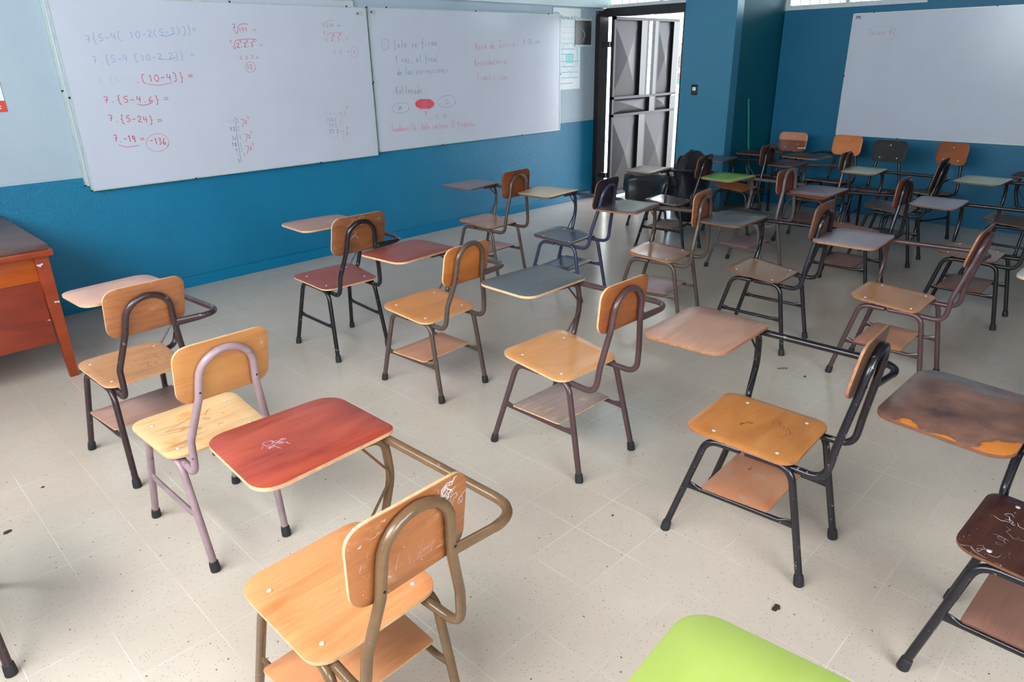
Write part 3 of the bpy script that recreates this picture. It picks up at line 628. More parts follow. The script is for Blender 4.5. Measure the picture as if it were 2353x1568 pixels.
for (cx, cz, s_) in ((.315,.665,.016),(.345,.45,.013),(.33,.63,.003),(.345,.69,.004),(.30,.44,.004),(.30,.41,.004),(.285,.36,.007)):
    for k in range(4 if s_ > .006 else 1):
        a = random.uniform(0, 6); pn.stroke([(cx, cz), (cx+s_*math.cos(a), cz+s_*.6*math.sin(a))], s_*.5, 'chip')
ob = pn.done(dk, 'paint_splash'); ob.location = (0, -.5465, 0)
# ------------------------------------------------------------------ school chairs with writing tablets
KEYS = ['wF','wR','yF','sFx','sFy','sRx','sRy','sz','szR','bTx','bTy','bTz','bBx','bBy','bBz','tFLx','tFLy','tFRx','tFRy','tRRx','tRRy','tRLx','tRLy','tz','ax','ay','az','hty','htz','shFx','shFy','shRy','shz']
BASE = [0.17, 0.164, 0.237, 0.187, 0.183, 0.177, -0.161, 0.457, 0.431, 0.152, -0.308, 0.856, 0.15, -0.282, 0.66, -0.095, 0.459, 0.306, 0.452, 0.305, 0.138, -0.099, 0.135, 0.7, 0.228, -0.283, 0.676, -0.334, 0.827, 0.193, 0.13, -0.119, 0.219]
E_ply = plain('ply_edge_pale', rgb(205,165,125), .55, 0, .2, 60); E_dark = plain('ply_edge_dark', rgb(104,66,48), .5, 0, .25, 60); E_brown = plain('ply_edge_brown', rgb(150,100,70), .5, 0, .25, 60); U_ply = plain('ply_underside', rgb(120,84,58), .6, 0, .15)
_b = bmesh.new(); lathe(_b, [(.0062,0),(.0056,.0018),(.001,.0024)], Vector((0,0,0)), seg=10); SCREW = bpy.data.meshes.new('screw'); _b.to_mesh(SCREW); _b.free(); SCREW.materials.append(M_screw)
def chair(pose, dev, label, frame, seat, back, tab=None, shelf=None, edge=E_ply, foot=M_rubber, screws=True, group=None):
    D = {k: b+d*.001 for k, b, d in zip(KEYS, BASE, dev or [0]*33)}
    root = empty('school_chair', (pose[0], pose[1], 0), pose[2], label, 'chair', group)
    R = .0125; zr = D['szR']-.003; zrail = .55*D['szR']+.45*D['sz']-.032
    # seat: gently dished plywood
    def sdisp(x, y, t):
        k = (y-D['sRy'])/(D['sFy']-D['sRy']); z = D['szR']*(1-k)+D['sz']*k
        return Vector((x, y, z-.012+t*.011-.010*math.cos(min(1, abs(k-.45)*1.6)*PI/2)*(1-(x/.19)**2*.4)+.004))
    sq = [(-D['sFx'],D['sFy']),(-D['sRx'],D['sRy']),(D['sRx'],D['sRy']),(D['sFx'],D['sFy'])]
    bm = bmesh.new(); plate(bm, rounded(sq, .058), .011, sdisp); s = obj('seat', bm, [seat, edge, U_ply], root)
    if screws:
        for x, y in ((-.135,.115),(.135,.115),(-.13,-.105),(.13,-.105)):
            o = bpy.data.objects.new('screw', SCREW); COL.objects.link(o); o.parent = s; o.location = sdisp(x, y, 1)
    # tubular legs
    for sx in (-1, 1):
        rx = sx*.150
        for (fx, fy, kneey, mid) in ((sx*D['wF'], D['yF'], .128, 0.01), (sx*D['wR'], -D['yF'], -.163, -0.01)):
            kx = rx+(fx-rx)*.12
            p = fillet([(fx, fy, .012), (kx, kneey, zrail+.002), (rx*.98, mid, zrail-.001)], .062, 7)
            bm = bmesh.new(); tube(bm, p, R, 10); lg = obj('leg', bm, frame, root)
            ax = (Vector(p[1])-Vector(p[0])).normalized(); bm = bmesh.new(); c = Vector((fx, fy, 0))-Vector((ax.x, ax.y, 0))*.0
            lathe(bm, [(.0165,.0),(.0175,.004),(.0165,.026),(.0152,.038),(.0132,.040)], c, ax+Vector((0,0,.4)), 12); obj('rubber_foot', bm, foot, lg)
        # stretcher with flattened, upturned ends
        z = D['shz']-.012; tF = z/zrail; yF = D['yF']+(.13-D['yF'])*tF; xF = sx*(D['wF']+(.150-D['wF'])*tF*.9); yR = -D['yF']+(-.163+D['yF'])*tF; xR = sx*(D['wR']+(.150-D['wR'])*tF*.9)
        a, b = Vector((xF, yF, z+.004)), Vector((xR, yR, z+.002)); pts = [a, a.lerp(b, .06), a.lerp(b, .14)-Vector((0,0,.004)), a.lerp(b, .86)-Vector((0,0,.004)), a.lerp(b, .94), b]
        obj('stretcher', TB(pts, .0095, 10, flat=[(.45,1.7),(.5,1.6),(1,1),(1,1),(.5,1.6),(.45,1.7)]), frame, root)
    # back hoop: J bends under the seat, uprights, arch behind the backrest
    hz, hy = D['htz'], D['hty']; yb, zb = D['bBy'], D['bBz']; yt, zt_ = D['bTy'], D['bTz']
    def yat(z): return yb+(yt-yb)*(z-zb)/(zt_-zb)-.024
    arch = []; ra = .088; zc = hz-.085
    for k in range(13):
        a = PI*k/12; arch.append((-ra*math.cos(a), yat(zc+.085*math.sin(a)), zc+.085*math.sin(a)))
    Lft = [(-.122, .03, zrail-.001), (-.132, -.150, zrail-.006), (-.137, min(-.262, yat(.46)+.012), zrail-.008), (-.128, yat(.52)+.006, .52), (-.094, yat(zb+.02), zb+.02)]
    Rt = [(-x, y, z) for x, y, z in Lft][::-1]
    path = fillet(Lft+[arch[0]], [.05, .075, .05, .1], 7)[:-1]+[Vector(p) for p in arch]+fillet([arch[-1]]+Rt, [.1, .05, .075, .05], 7)[1:]
    hp = obj('back_hoop', TB(path, R, 10), frame, root)
    for sx in (-1, 1):
        z = zb+.045; bm = bmesh.new(); lathe(bm, [(.0036,0),(.0036,.0006)], Vector((sx*.0925, yat(z)-R-.0002, z)), Vector((0,-1,0)), 8); obj('drilled_hole', bm, M_hole, hp)
    # backrest
    def bd(x, v, t):
        z = zb+(zt_-zb)*v; y = yb+(yt-yb)*v; c = 1-(x/.16)**2
        return Vector((x, y-.010*c+(t-.5)*.011+.008-.004, z))
    bq = [(-D['bTx'],1),(-D['bBx'],0),(D['bBx'],0),(D['bTx'],1)]; hgt = zt_-zb
    ol = [Vector((p.x, p.y/hgt, 0)) for p in rounded([(a, b*hgt) for a, b in bq], .05)]
    bm = bmesh.new(); plate(bm, ol, .011, bd); bk = obj('backrest', bm, [back, edge, back], root)
    for x, v in ((0,.78),(-.075,.2),(.075,.2)):
        o = bpy.data.objects.new('screw', SCREW); COL.objects.link(o); o.parent = bk; o.location = bd(x, v, 1)+Vector((0,.0005,0)); o.rotation_euler = (-PI/2, 0, 0)
    if tab:
        tz = D['tz']; q = [(D['tFLx'],D['tFLy']),(D['tRLx'],D['tRLy']),(D['tRRx'],D['tRRy']),(D['tFRx'],D['tFRy'])]
        bm = bmesh.new(); plate(bm, rounded(q, [.06,.062,.035,.07]), .014, lambda x, y, t: Vector((x, y, tz-.014+t*.014)), rings=(1.,.985,.5)); tb = obj('writing_tablet', bm, [tab, edge, U_ply], root)
        za = tz-.014-R; xa = D['tRRx']-.024
        p = fillet([(xa-.005, D['tFRy']-.06, za), (xa-.006, D['tRRy']+.02, za), (D['ax']+.050, D['ay']-.048, D['az']-.001), (.098, yat(D['az'])-.004, D['az']-.008)], [.05,.088], 9)
        obj('arm_tube', TB(p, R, 10, flat=[(1,1)]*(len(p)-2)+[(.6,1.2),(.5,1.3)]), frame, root)
        py = D['tRRy']+.03; px_ = D['tRRx']-.02
        p = fillet([(px_-.13, py+.01, za+.002), (px_-.008, py, za-.001), (px_+.004, py, .56), (px_-.03, py+.005, zrail-.012), (.135, py-.01, zrail-.004)], [.055,.3,.03,.03][:3], 7)
        p = fillet([(px_-.13, py+.01, za+.002), (px_-.008, py, za-.001), (px_+.004, py, .555), (px_-.035, py+.005, zrail-.006), (.14, py-.03, zrail-.004)], [.055, .2, .05], 7)
        obj('tablet_post', TB(p, R, 10), frame, root)
        obj('brace_rod', TB(fillet([(px_-.09, py, za+.006), (px_-.012, py-.012, .585), (px_-.012, py-.012, .55), (.165, py-.005, zrail)], .02, 3), .004, 6), frame, root)
    if shelf:
        z = D['shz']; xs = D['shFx']-.012; bm = bmesh.new()
        plate(bm, rounded([(-xs,D['shFy']),(-xs+.012,D['shRy']),(xs-.012,D['shRy']),(xs,D['shFy'])], .01, 3), .008, lambda x, y, t: Vector((x, y, z-.002+t*.008)), rings=(1.,.985,.5)); obj('book_shelf', bm, [shelf, edge, shelf], root)
    return root
# frames
F_ = dict(
 brown=paint_metal('frame_dark_brown', rgb(62,44,45), rgb(132,108,106), .35), pink=paint_metal('frame_mauve', rgb(160,132,138), rgb(90,72,76), .25, .38), olive=paint_metal('frame_olive_brown', rgb(112,84,58), rgb(120,96,100), .15, .25),
 black=paint_metal('frame_black', rgb(30,27,33), rgb(118,100,92), .4, .27), navy=paint_metal('frame_navy', rgb(58,60,84), rgb(40,40,50), .2), maroon=paint_metal('frame_maroon_brown', rgb(82,58,60), rgb(60,44,46), .2, .28), tan=paint_metal('frame_taupe', rgb(84,68,60), rgb(52,42,38), .2, .3), dark=paint_metal('frame_dark', rgb(30,26,26), rgb(84,74,70), .2, .3), grey=paint_metal('frame_worn_grey', rgb(104,88,90), rgb(84,48,42), .5, .4))
"""plywood finishes"""
Wd = lambda nm, a, b, **k: wood(nm, rgb(*a), rgb(*b), **k)
w_F = Wd('seat_orange_grain', (222,148,98), (198,118,70), seed=1, wear=0.0, ang=.5, grain=.7); w_Fb = Wd('back_worn_orange', (164,100,58), (128,72,40), seed=11, wear=.2, wearc=rgb(200,150,112), ang=.2, scratch=.8)
w_P = Wd('seat_pale_orange', (232,186,136), (214,158,104), seed=3, wear=.12, wearc=rgb(230,150,70), ang=.3, grain=.8); w_Pb = Wd('back_amber', (188,128,74), (164,104,56), seed=5, ang=.1, grain=.5)
w_redtab = Wd('tablet_red_orange', (164,70,52), (128,44,38), seed=7, grain=.5, ang=0, rough=.35)
w_L = Wd('seat_brown_orange', (196,138,94), (160,104,68), seed=9, wear=.1, wearc=rgb(160,120,96), ang=.9); w_Lb = Wd('back_brown_orange', (164,104,66), (128,76,46), seed=13, ang=1.3, wear=.08, wearc=rgb(190,160,140)); w_pinktab = Wd('tablet_salmon', (214,164,144), (206,154,136), seed=15, grain=.05, scratch=.9)
w_R = Wd('seat_brick_red', (150,78,70), (138,68,62), seed=17, grain=.08, rough=.36); w_Rb = Wd('back_dark_brown', (126,76,46), (78,50,36), seed=19, ang=.05, scratch=.5); w_Rt = Wd('tablet_brown_pink', (172,128,112), (160,116,100), seed=21, grain=.08)
w_O = Wd('seat_amber_orange', (214,146,92), (196,124,70), seed=23, grain=.4, ang=.2); w_Ob = Wd('back_amber_orange', (180,106,48), (150,82,34), seed=25, ang=1.2, grain=.4, scratch=.3); w_Ot = Wd('tablet_brick', (146,76,68), (132,64,60), seed=27, grain=.06, rough=.42)
w_5 = Wd('seat_honey', (218,156,104), (202,138,86), seed=29, grain=.35, ang=.1, rough=.2); w_5b = Wd('back_chestnut', (156,90,48), (128,68,36), seed=31, ang=.1, grain=.5); w_5t = Wd('tablet_slate', (92,96,102), (80,84,90), seed=33, grain=.06, rough=.42); w_5s = Wd('shelf_grey_brown', (160,136,128), (134,110,104), seed=35, ang=.2, wear=.1, wearc=rgb(214,176,140))
w_8 = Wd('seat_golden', (202,134,72), (182,112,56), seed=37, grain=.3, ang=.2, rough=.24, wear=.06, wearc=rgb(150,90,52)); w_8b = Wd('back_dark_inner', (84,58,44), (62,44,36), seed=39); w_8t = Wd('tablet_brown_rose', (176,134,114), (150,108,92), seed=41, grain=.5, ang=1.5); w_8s = Wd('shelf_orange_worn', (176,122,92), (186,104,68), seed=43, wear=.15, wearc=rgb(170,140,124), ang=1.)
w_s1 = Wd('shelf_pinkish', (184,140,124), (162,114,98), seed=45, ang=.1, grain=.8); w_s2 = Wd('shelf_orange_pink', (200,140,108), (184,120,90), seed=47, grain=.4); w_s3 = Wd('shelf_orange', (206,140,96), (190,120,80), seed=48, grain=.7)
w_b1 = Wd('seat_rose_brown', (172,136,120), (158,120,104), seed=49, grain=.2, rough=.2); w_b1b = Wd('back_red_brown', (132,70,40), (112,56,32), seed=51, grain=.3); w_b1t = Wd('tablet_mauve_grey', (122,116,128), (112,106,118), seed=53, grain=.06)
w_2 = Wd('seat_navy', (70,76,98), (66,72,92), seed=55, grain=.05, rough=.2); w_2t = Wd('tablet_cream', (214,196,160), (200,180,140), seed=57, grain=.15, rough=.25); w_2b = Wd('back_black', (50,42,50), (42,36,42), seed=59, grain=.1)
w_3 = Wd('seat_rosewood', (178,130,104), (160,112,88), seed=61, grain=.3, rough=.16, ang=.1); w_3b = Wd('back_russet', (138,80,50), (112,64,42), seed=63, scratch=.9); w_3t = Wd('tablet_charcoal', (92,86,94), (76,70,78), seed=65, grain=.1, rough=.3); w_3s = Wd('shelf_mauve', (160,130,132), (134,102,104), seed=66, scratch=.2)
w_4 = Wd('seat_walnut', (150,110,86), (142,104,80), seed=67, grain=.1, rough=.2); w_4b = Wd('back_walnut', (112,72,52), (88,56,42), seed=69); w_4t = Wd('tablet_graphite', (106,106,106), (90,90,90), seed=71, grain=.1, scratch=.9, wear=.1, wearc=rgb(70,60,58))
w_5x = Wd('seat_tan', (196,142,100), (180,124,84), seed=73, grain=.3, rough=.22); w_5xb = Wd('back_mahogany', (100,60,44), (78,48,36), seed=75); w_5xt = Wd('tablet_lilac_grey', (158,146,156), (148,136,146), seed=77, grain=.05)
w_r0 = Wd('tablet_stained', (132,98,84), (98,78,78), seed=79, grain=.1, stain=rgb(188,112,52), wear=.1, wearc=rgb(104,106,112), scratch=.5); w_rs = Wd('seat_dark_chocolate', (84,50,40), (62,36,32), seed=81, grain=.1, rough=.18, scratch=.45); w_rh = Wd('shelf_chocolate', (138,98,84), (112,80,70), seed=83, ang=.2)
def stained():
    n = N('tablet_peeling'); tc = n.n('ShaderNodeTexCoord'); sp = n.n('ShaderNodeSeparateXYZ'); n.l(tc.outputs['Object'], sp.inputs[0])
    nz = n.noise(n.mp(), 7, 4, .55); d = n.math('ADD', n.math('ADD', sp.outputs[0], n.math('MULTIPLY', sp.outputs[1], .55)), n.math('MULTIPLY', n.math('SUBTRACT', nz, .5), .34))
    m = n.math('LESS_THAN', d, .055); edge = n.ramp(n.math('ABSOLUTE', n.math('SUBTRACT', d, .055)), [(0, K1c), (.014, K0)])
    b = n.noise(n.mp((2,2,2), (0,0,0), (5,1,0)), 3.2, 6, .68); c = n.ramp(b, [(.3, rgb(70,52,52)), (.5, rgb(112,80,68)), (.72, rgb(140,104,88))])
    far = n.noise(n.mp((3,1.2,1), (0,0,.3), (1,7,0)), 4, 5, .7); blu = n.math('MULTIPLY', n.math('GREATER_THAN', n.math('ADD', sp.outputs[0], n.math('MULTIPLY', far, .3)), .425), .6)
    c = n.mix(blu, c, rgb(96,104,112)); c = n.mix(m, c, rgb(182,108,48)); c = n.mix(n.math('MULTIPLY', edge, .7), c, rgb(90,60,44))
    sv = n.noise(n.mp((14,60,14), (0,0,.9), (19, 5, 3)), 2.2, 3, .7, 2.); c = n.mix(n.math('MULTIPLY', n.ramp(sv, [(.68, K0), (.71, K1c)]), .5), c, rgb(200,190,185))
    n.col(c); n.rough(.34); return n.m
w_r = stained()
w_green = Wd('tablet_lime', (164,180,92), (156,172,82), seed=85, grain=.03, rough=.4); w_green2 = Wd('tablet_leaf_green', (140,190,84), (132,180,78), seed=87, grain=.04); w_pg = Wd('tablet_pale_green', (178,194,166), (170,186,158), seed=89, grain=.04)
w_g = Wd('tablet_worn_beige', (160,146,138), (136,118,108), seed=91, grain=.3, wear=.1, wearc=rgb(120,110,100)); w_gs = Wd('seat_glossy_brown', (124,112,116), (118,106,110), seed=93, grain=.1, rough=.1); w_lil = Wd('tablet_violet_grey', (138,118,132), (128,108,122), seed=95, grain=.05); w_bg = Wd('tablet_blue_grey', (150,152,168), (142,144,160), seed=97, grain=.04); w_dk = Wd('ply_dark_brown', (74,52,44), (58,42,36), seed=99, grain=.2); w_or = Wd('ply_orange', (210,124,66), (192,106,52), seed=101, grain=.4); w_or2 = Wd('ply_orange_brown', (160,88,48), (136,72,40), seed=103, grain=.3); w_blk = Wd('ply_black', (30,29,32), (24,23,26), seed=105, grain=.1, scratch=.5, rough=.65); w_w = Wd('tablet_white_grey', (196,200,208), (188,192,200), seed=107, grain=.03)
w_2tone = Wd('back_two_tone', (186,122,88), (176,112,80), seed=109, grain=.3)
def two_tone():
    n = N('back_two_tone_paint'); tc = n.n('ShaderNodeTexCoord'); sp = n.n('ShaderNodeSeparateXYZ'); n.l(tc.outputs['Object'], sp.inputs[0])
    low = n.math('LESS_THAN', sp.outputs[2], .775)
    st = n.noise(n.mp((4,8,34), (0,0,0), (2,1,4)), 1.4, 2, .5); side = n.math('LESS_THAN', sp.outputs[0], -.02)
    st = n.math('MULTIPLY', n.math('GREATER_THAN', st, .60), side)
    c = n.mix(low, rgb(186,122,88), rgb(112,56,34)); c = n.mix(st, c, rgb(214,168,118)); n.col(c); n.rough(.35); return n.m
w_2tone = two_tone()
w_rus = Wd('back_dull_russet', (112,62,44), (88,48,36), seed=115, grain=.3)
w_blu = Wd('tablet_dusky_blue', (84,92,116), (74,82,104), seed=111, grain=.04); w_olv = Wd('ply_olive', (78,72,50), (60,56,40), seed=113, grain=.3)
#CHAIRS
CH = {
'F': ('large foreground chair on olive-brown tubes with a red-orange writing tablet', 'olive','w_F','w_Fb','w_redtab','w_s3','E_ply'),
'P': ('mauve-framed chair with pale orange seat and no writing tablet', 'pink','w_P','w_Pb',None,None,'E_ply'),
'L1': ('chair with salmon-pink writing tablet beside the teacher desk', 'brown','w_L','w_Lb','w_pinktab','w_s1','E_ply'),
'R': ('chair with brick-red seat and dark brown graffitied backrest', 'black','w_R','w_Rb','w_Rt',None,'E_ply'),
'O': ('amber chair with brick-red writing tablet, behind the slate-grey tablet', 'tan','w_O','w_Ob','w_Ot','w_s2','E_ply'),
'C5': ('honey-coloured chair with slate-grey writing tablet, in the middle of the floor', 'maroon','w_5','w_5b','w_5t','w_5s','E_ply'),
'C8': ('black-framed chair with golden seat and rose-brown tablet, its backrest seen edge-on', 'black','w_8','w_8b','w_8t','w_8s','E_brown'),
'B1': ('rose-brown chair with dark mauve tablet against the textured blue wall', 'tan','w_b1','w_b1b','w_b1t','w_s1','E_dark'),
'B2': ('navy-seated chair with black backrest and cream writing tablet', 'navy','w_2','w_2b','w_2t','w_2','E_dark'),
'B3': ('chair with glossy rosewood seat and charcoal tablet reaching over the black backrest', 'tan','w_3','w_3b','w_3t','w_3s','E_brown'),
'B4': ('walnut chair on black frame without shelf, scratched graphite tablet', 'black','w_4','w_4b','w_4t',None,'E_dark'),
'B5': ('tan-seated chair with lilac-grey writing tablet and orange shelf, right side', 'maroon','w_5x','w_5xb','w_5xt','w_s2','E_brown'),
'R2': ('chocolate-brown chair at the right edge with a stained peeling tablet', 'black','w_rs','w_rs','w_r','w_rh','E_dark'),
'GR': ('chair in the near foreground with a plain lime-green writing tablet', 'tan','w_5','w_5b','w_green','w_s2','E_ply'),
'LB': ('dark chair of which only two feet show at the lower left corner', 'brown','w_L','w_Lb',None,None,'E_dark'),
'G': ('chair by the door with worn beige tablet and glossy seat, black bundle behind', 'black','w_gs','w_dk','w_g','w_5s','E_dark'),
'H': ('worn grey-framed chair with a leaf-green writing tablet', 'grey','w_dk','w_rus','w_green2','w_3s','E_brown'),
'I': ('orange-seated chair with dusky blue tablet in front of the blue pier', 'dark','w_or','w_dk','w_blu','w_dk','E_dark'),
'M': ('olive-backed chair with orange seat, behind the violet-grey tablet', 'maroon','w_or','w_olv','w_dk','w_rh','E_dark'),
'P2': ('russet-backed chair with violet-grey writing tablet, in the dark half of the room', 'dark','w_or2','w_rus','w_lil','w_rh','E_dark'),
'N': ('black-backed chair with pale green tablet, its back leaning past the orange one', 'dark','w_dk','w_blk','w_pg','w_dk','E_dark'),
'Q': ('chair with a blue-grey writing tablet and dim brown seat near the right edge', 'dark','w_4','w_dk','w_bg','w_rh','E_dark'),
'S': ('farther chair at the right edge with a pale green tablet over the blue wall', 'dark','w_dk','w_dk','w_pg',None,'E_dark'),
'W': ('chair at the right edge showing only the corner of a whitish tablet', 'dark','w_4','w_4b','w_w','w_s2','E_ply'),
'J': ('wall-row chair with two-tone peeling backrest, nearest the recess corner', 'dark','w_dk','w_2tone','w_dk',None,'E_dark'),
'K': ('wall-row chair with bright orange backrest at the left corner of the far whiteboard', 'dark','w_dk','w_or','w_dk',None,'E_brown'),
'L': ('wall-row chair with scuffed black backrest under the far whiteboard', 'dark','w_blk','w_blk',None,None,'E_dark'),
'Rr': ('wall-row chair with plain orange-brown backrest, right of the scuffed black one', 'dark','w_dk','w_or2',None,None,'E_brown'),
'T': ('dark chair against the far wall, cut by the right picture edge', 'dark','w_dk','w_dk','w_blk',None,'E_dark'),
'X': ('black chair by the door pier, covered by a jacket and a backpack', 'black','w_blk','w_blk',None,None,'E_dark'),
}
DATA = {
'C5': ((0.657, 0.431, -0.009), [20,17,16,12,13,13,0,10,0,-4,-7,-7,-2,-14,-5,3,-9,41,-14,2,-12,5,-22,4,7,-6,7,6,-7,3,6,-7,1]),
'C8': ((0.651, -0.485, 0.053), [13,-3,9,-6,28,7,-11,-8,8,-30,5,13,-4,3,22,0,-2,22,0,-15,-15,3,-1,8,-2,-5,-7,0,0,-6,-6,6,7]),
'F': ((-0.796, -0.112, 0.022), [0,0,0,0,3,2,0,4,-1,3,5,-7,-2,0,-20,6,21,-6,4,-5,-1,-12,-11,14,9,-7,1,-2,8,3,0,-1,1]),
'P': ((-0.68, 0.995, -0.002), [-8,-29,4,9,7,-1,-5,-15,5,2,-20,10,1,10,-2,0,0,0,0,0,0,0,0,0,0,0,0,-17,7,0,0,0,0]),
'R': ((0.657, 2.235, -0.03), [24,10,-11,18,7,2,-23,-5,4,16,-25,6,23,-5,-13,-8,12,0,0,0,0,-5,-4,11,0,0,0,0,0,0,0,0,0]),
'L1': ((-0.659, 1.76, 0.048), [13,9,8,-8,-8,-11,-3,-4,1,2,-23,16,0,19,1,-6,-12,-16,12,0,0,2,5,-4,-2,3,6,-15,-4,0,4,-2,5]),
'O': ((0.7, 1.395, 0.053), [-2,-2,-8,14,-13,9,-7,3,-6,-3,5,-38,3,11,-37,-12,-3,16,6,19,-14,4,-27,-30,-18,13,-15,0,0,-2,-4,4,-22]),
'B1': ((2.329, 2.655, 0.066), [0,0,0,3,2,-13,-1,-3,-3,9,12,5,3,-2,3,8,-5,0,0,-3,6,12,-20,-10,0,0,0,0,0,-1,0,3,3]),
'B2': ((2.391, 1.89, 0.116), [0,5,-2,-1,13,7,20,-12,-9,-4,-27,15,-4,-13,9,29,-38,-15,14,19,-37,7,-27,7,0,0,0,0,0,-1,0,0,-4]),
'B3': ((2.402, 1.1, 0.162), [0,0,0,-3,-14,-4,-3,2,1,-5,42,9,-10,23,-7,0,0,0,0,-5,4,-4,12,-5,0,0,0,0,0,-3,0,-13,-8]),
'B4': ((2.465, 0.4, 0.041), [0,12,-4,-3,-14,-15,9,0,-9,-13,6,25,-2,1,20,0,-16,12,-19,-3,-9,-9,8,-3,0,0,0,0,0,0,0,0,0]),
'B5': ((2.427, -0.352, 0.023), [0,0,-11,-15,7,6,13,0,5,-7,-20,4,-2,-5,18,0,0,5,1,-6,-2,3,-12,-4,0,0,0,0,0,2,-6,11,-4]),
'R2': ((0.564, -1.33, -0.041), [26,0,-13,-8,9,0,0,-11,0,0,0,0,0,0,0,-9,5,26,24,0,0,-29,-11,4,0,0,0,0,0,-5,-2,0,6]),
'GR': ((-0.774, -1.369, 0.1), None),
'LB': ((-1.57, 1.0, -0.08), None),
'G': ((3.969, 2.03, 0.117), [0,0,2,-5,-8,-9,10,2,1,-5,2,-4,3,4,6,11,-26,0,0,2,3,-13,17,-23,0,0,0,0,0,0,0,0,0]),
'H': ((3.826, 1.205, -0.037), [-3,-5,9,0,0,0,0,0,0,6,25,-27,0,-2,-10,16,-26,-8,17,6,-16,0,2,4,0,0,0,0,0,0,0,0,0]),
'I': ((4.98, 1.93, 0.055), [-1,0,-2,-6,-12,-6,1,0,-3,5,31,-4,1,10,5,0,0,4,2,-5,4,0,-11,-21,0,0,0,0,0,0,0,0,0]),
'M': ((5.031, 1.217, 0.041), [4,0,-10,0,0,-6,-17,0,0,-5,44,-25,1,20,9,11,-38,5,-28,-7,13,-13,30,-17,0,0,0,0,0,0,0,0,0]),
'P2': ((3.797, 0.402, 0.009), [3,0,-4,0,0,0,0,0,0,-13,4,-9,2,-13,-5,0,0,0,-1,-6,10,-3,10,-15,0,0,0,0,0,0,0,0,0]),
'N': ((4.842, 0.458, 0.045), [0,0,0,-2,0,0,0,11,0,-1,-11,0,3,8,-47,13,-29,1,5,-7,15,-6,10,6,0,0,0,0,0,0,0,0,0]),
'Q': ((3.729, -0.402, 0.005), [0,4,-11,1,-9,-4,12,-11,-6,0,0,0,0,0,0,20,-35,3,-12,-10,7,0,3,3,0,0,0,0,0,0,0,0,0]),
'S': ((4.89, -0.397, -0.039), [0,0,0,0,0,0,0,0,0,0,0,0,0,0,0,1,-2,-1,2,0,-2,0,2,0,0,0,0,0,0,0,0,0,0]),
'W': ((2.336, -1.312, -0.0), None),
'J': ((5.851, 1.916, 1.613), None),
'K': ((5.859, 1.395, 1.465), [0,0,0,0,0,0,0,0,0,0,1,-2,-1,-1,1,0,0,0,0,0,0,0,0,0,0,0,0,0,0,0,0,0,0]),
'L': ((5.6, 0.86, 1.62), None),
'Rr': ((5.779, 0.497, 1.179), [0,0,0,0,0,0,0,0,0,0,1,-2,0,-1,1,0,0,0,0,0,0,0,0,0,0,0,0,0,0,0,0,0,0]),
'T': ((5.8, -0.52, 1.57), None),
'X': ((4.66, 2.62, 0.0), [0,0,0,0,0,0,0,0,0,0,0,-110,0,0,-110,0,0,0,0,0,0,0,0,0,0,0,0,0,-110,0,0,0,0]),
}
ROOTS = {}
for k, (lab, fr, se, ba, ta, sh, ed) in CH.items():
    pose, dev = DATA[k]; g = globals()
    ROOTS[k] = chair(pose, dev, lab, F_[fr], g[se], g[ba], g[ta] if ta else None, g[sh] if sh else None, g[ed], group='classroom chairs with tubular frames')
# ------------------------------------------------------------------ scribbles, paint smears and stains on single chairs
from mathutils.bvhtree import BVHTree
def mark(part, kind, cu, cv, su, sv, n, wd, ink, mode='scribble', name='scribble', seed=1):
    """strokes laid on a seat / tablet ('top') or on the rear face of a backrest ('rear'), in the part's own coordinates"""
    rnd = random.Random(seed); me = part.data
    bvh = BVHTree.FromPolygons([v.co for v in me.vertices], [tuple(p.vertices) for p in me.polygons])
    if kind == 'top': O, U, V, Nn = Vector((0,0,1.2)), Vector((1,0,0)), Vector((0,1,0)), Vector((0,0,1))
    else: O, U, V, Nn = Vector((0,-1.2,0)), Vector((1,0,0)), Vector((0,0,1)), Vector((0,-1,0))
    bm = bmesh.new()
    for k in range(n):
        a = (cu+rnd.uniform(-su, su), cv+rnd.uniform(-sv, sv)); L = [a]
        if mode == 'scribble':
            ang = rnd.uniform(0, 6.3)
            for _ in range(rnd.randint(3, 6)):
                ang += rnd.uniform(-2, 2); st = rnd.uniform(.3, 1)*min(.02, max(su, sv)); L.append((L[-1][0]+st*math.cos(ang), L[-1][1]+st*math.sin(ang)))
        else:
            ang = rnd.choice((1.3, 1.7, .1)) if mode == 'line' else rnd.uniform(-.4, .4); st = rnd.uniform(.5, 1)*max(su, sv); L.append((a[0]+st*math.cos(ang), a[1]+st*math.sin(ang)))
        row = []
        for i, p in enumerate(L):
            q0, q1 = L[max(0, i-1)], L[min(len(L)-1, i+1)]; dx, dy = q1[0]-q0[0], q1[1]-q0[1]; l_ = math.hypot(dx, dy) or 1; w_ = wd*rnd.uniform(.5, 1.1)*(.35 if i in (0, len(L)-1) else 1)
            pr_ = []
            for s_ in (-1, 1):
                u, v = p[0]-s_*dy/l_*w_/2, p[1]+s_*dx/l_*w_/2; h = bvh.ray_cast(O+U*u+V*v, -Nn)
                if h[0] is None: break
                pr_.append(bm.verts.new(h[0]+Nn*(.0006+.00002*k)))
            if len(pr_) == 2: row.append(pr_)
        for i in range(len(row)-1): bm.faces.new((row[i][0], row[i][1], row[i+1][1], row[i+1][0]))
    return obj(name, bm, ink, part, False)
def part_of(root, nm): return [c for c in bpy.data.objects if c.parent == root and c.name.split('.')[0] == nm][0]
I_w = plain('mark_whitish', rgb(206,198,200), .6, 0, .08); I_b = plain('mark_burnt', rgb(92,48,30), .6, 0, .15); I_l = plain('mark_lilac', rgb(196,170,186), .6, 0, .1); I_k = plain('mark_dark_violet', rgb(72,54,66), .6, 0, .1); I_y = plain('mark_scratch_tan', rgb(196,150,112), .6, 0, .1); I_r = plain('bare_splinter_wood', rgb(214,176,134), .7, 0, .1)
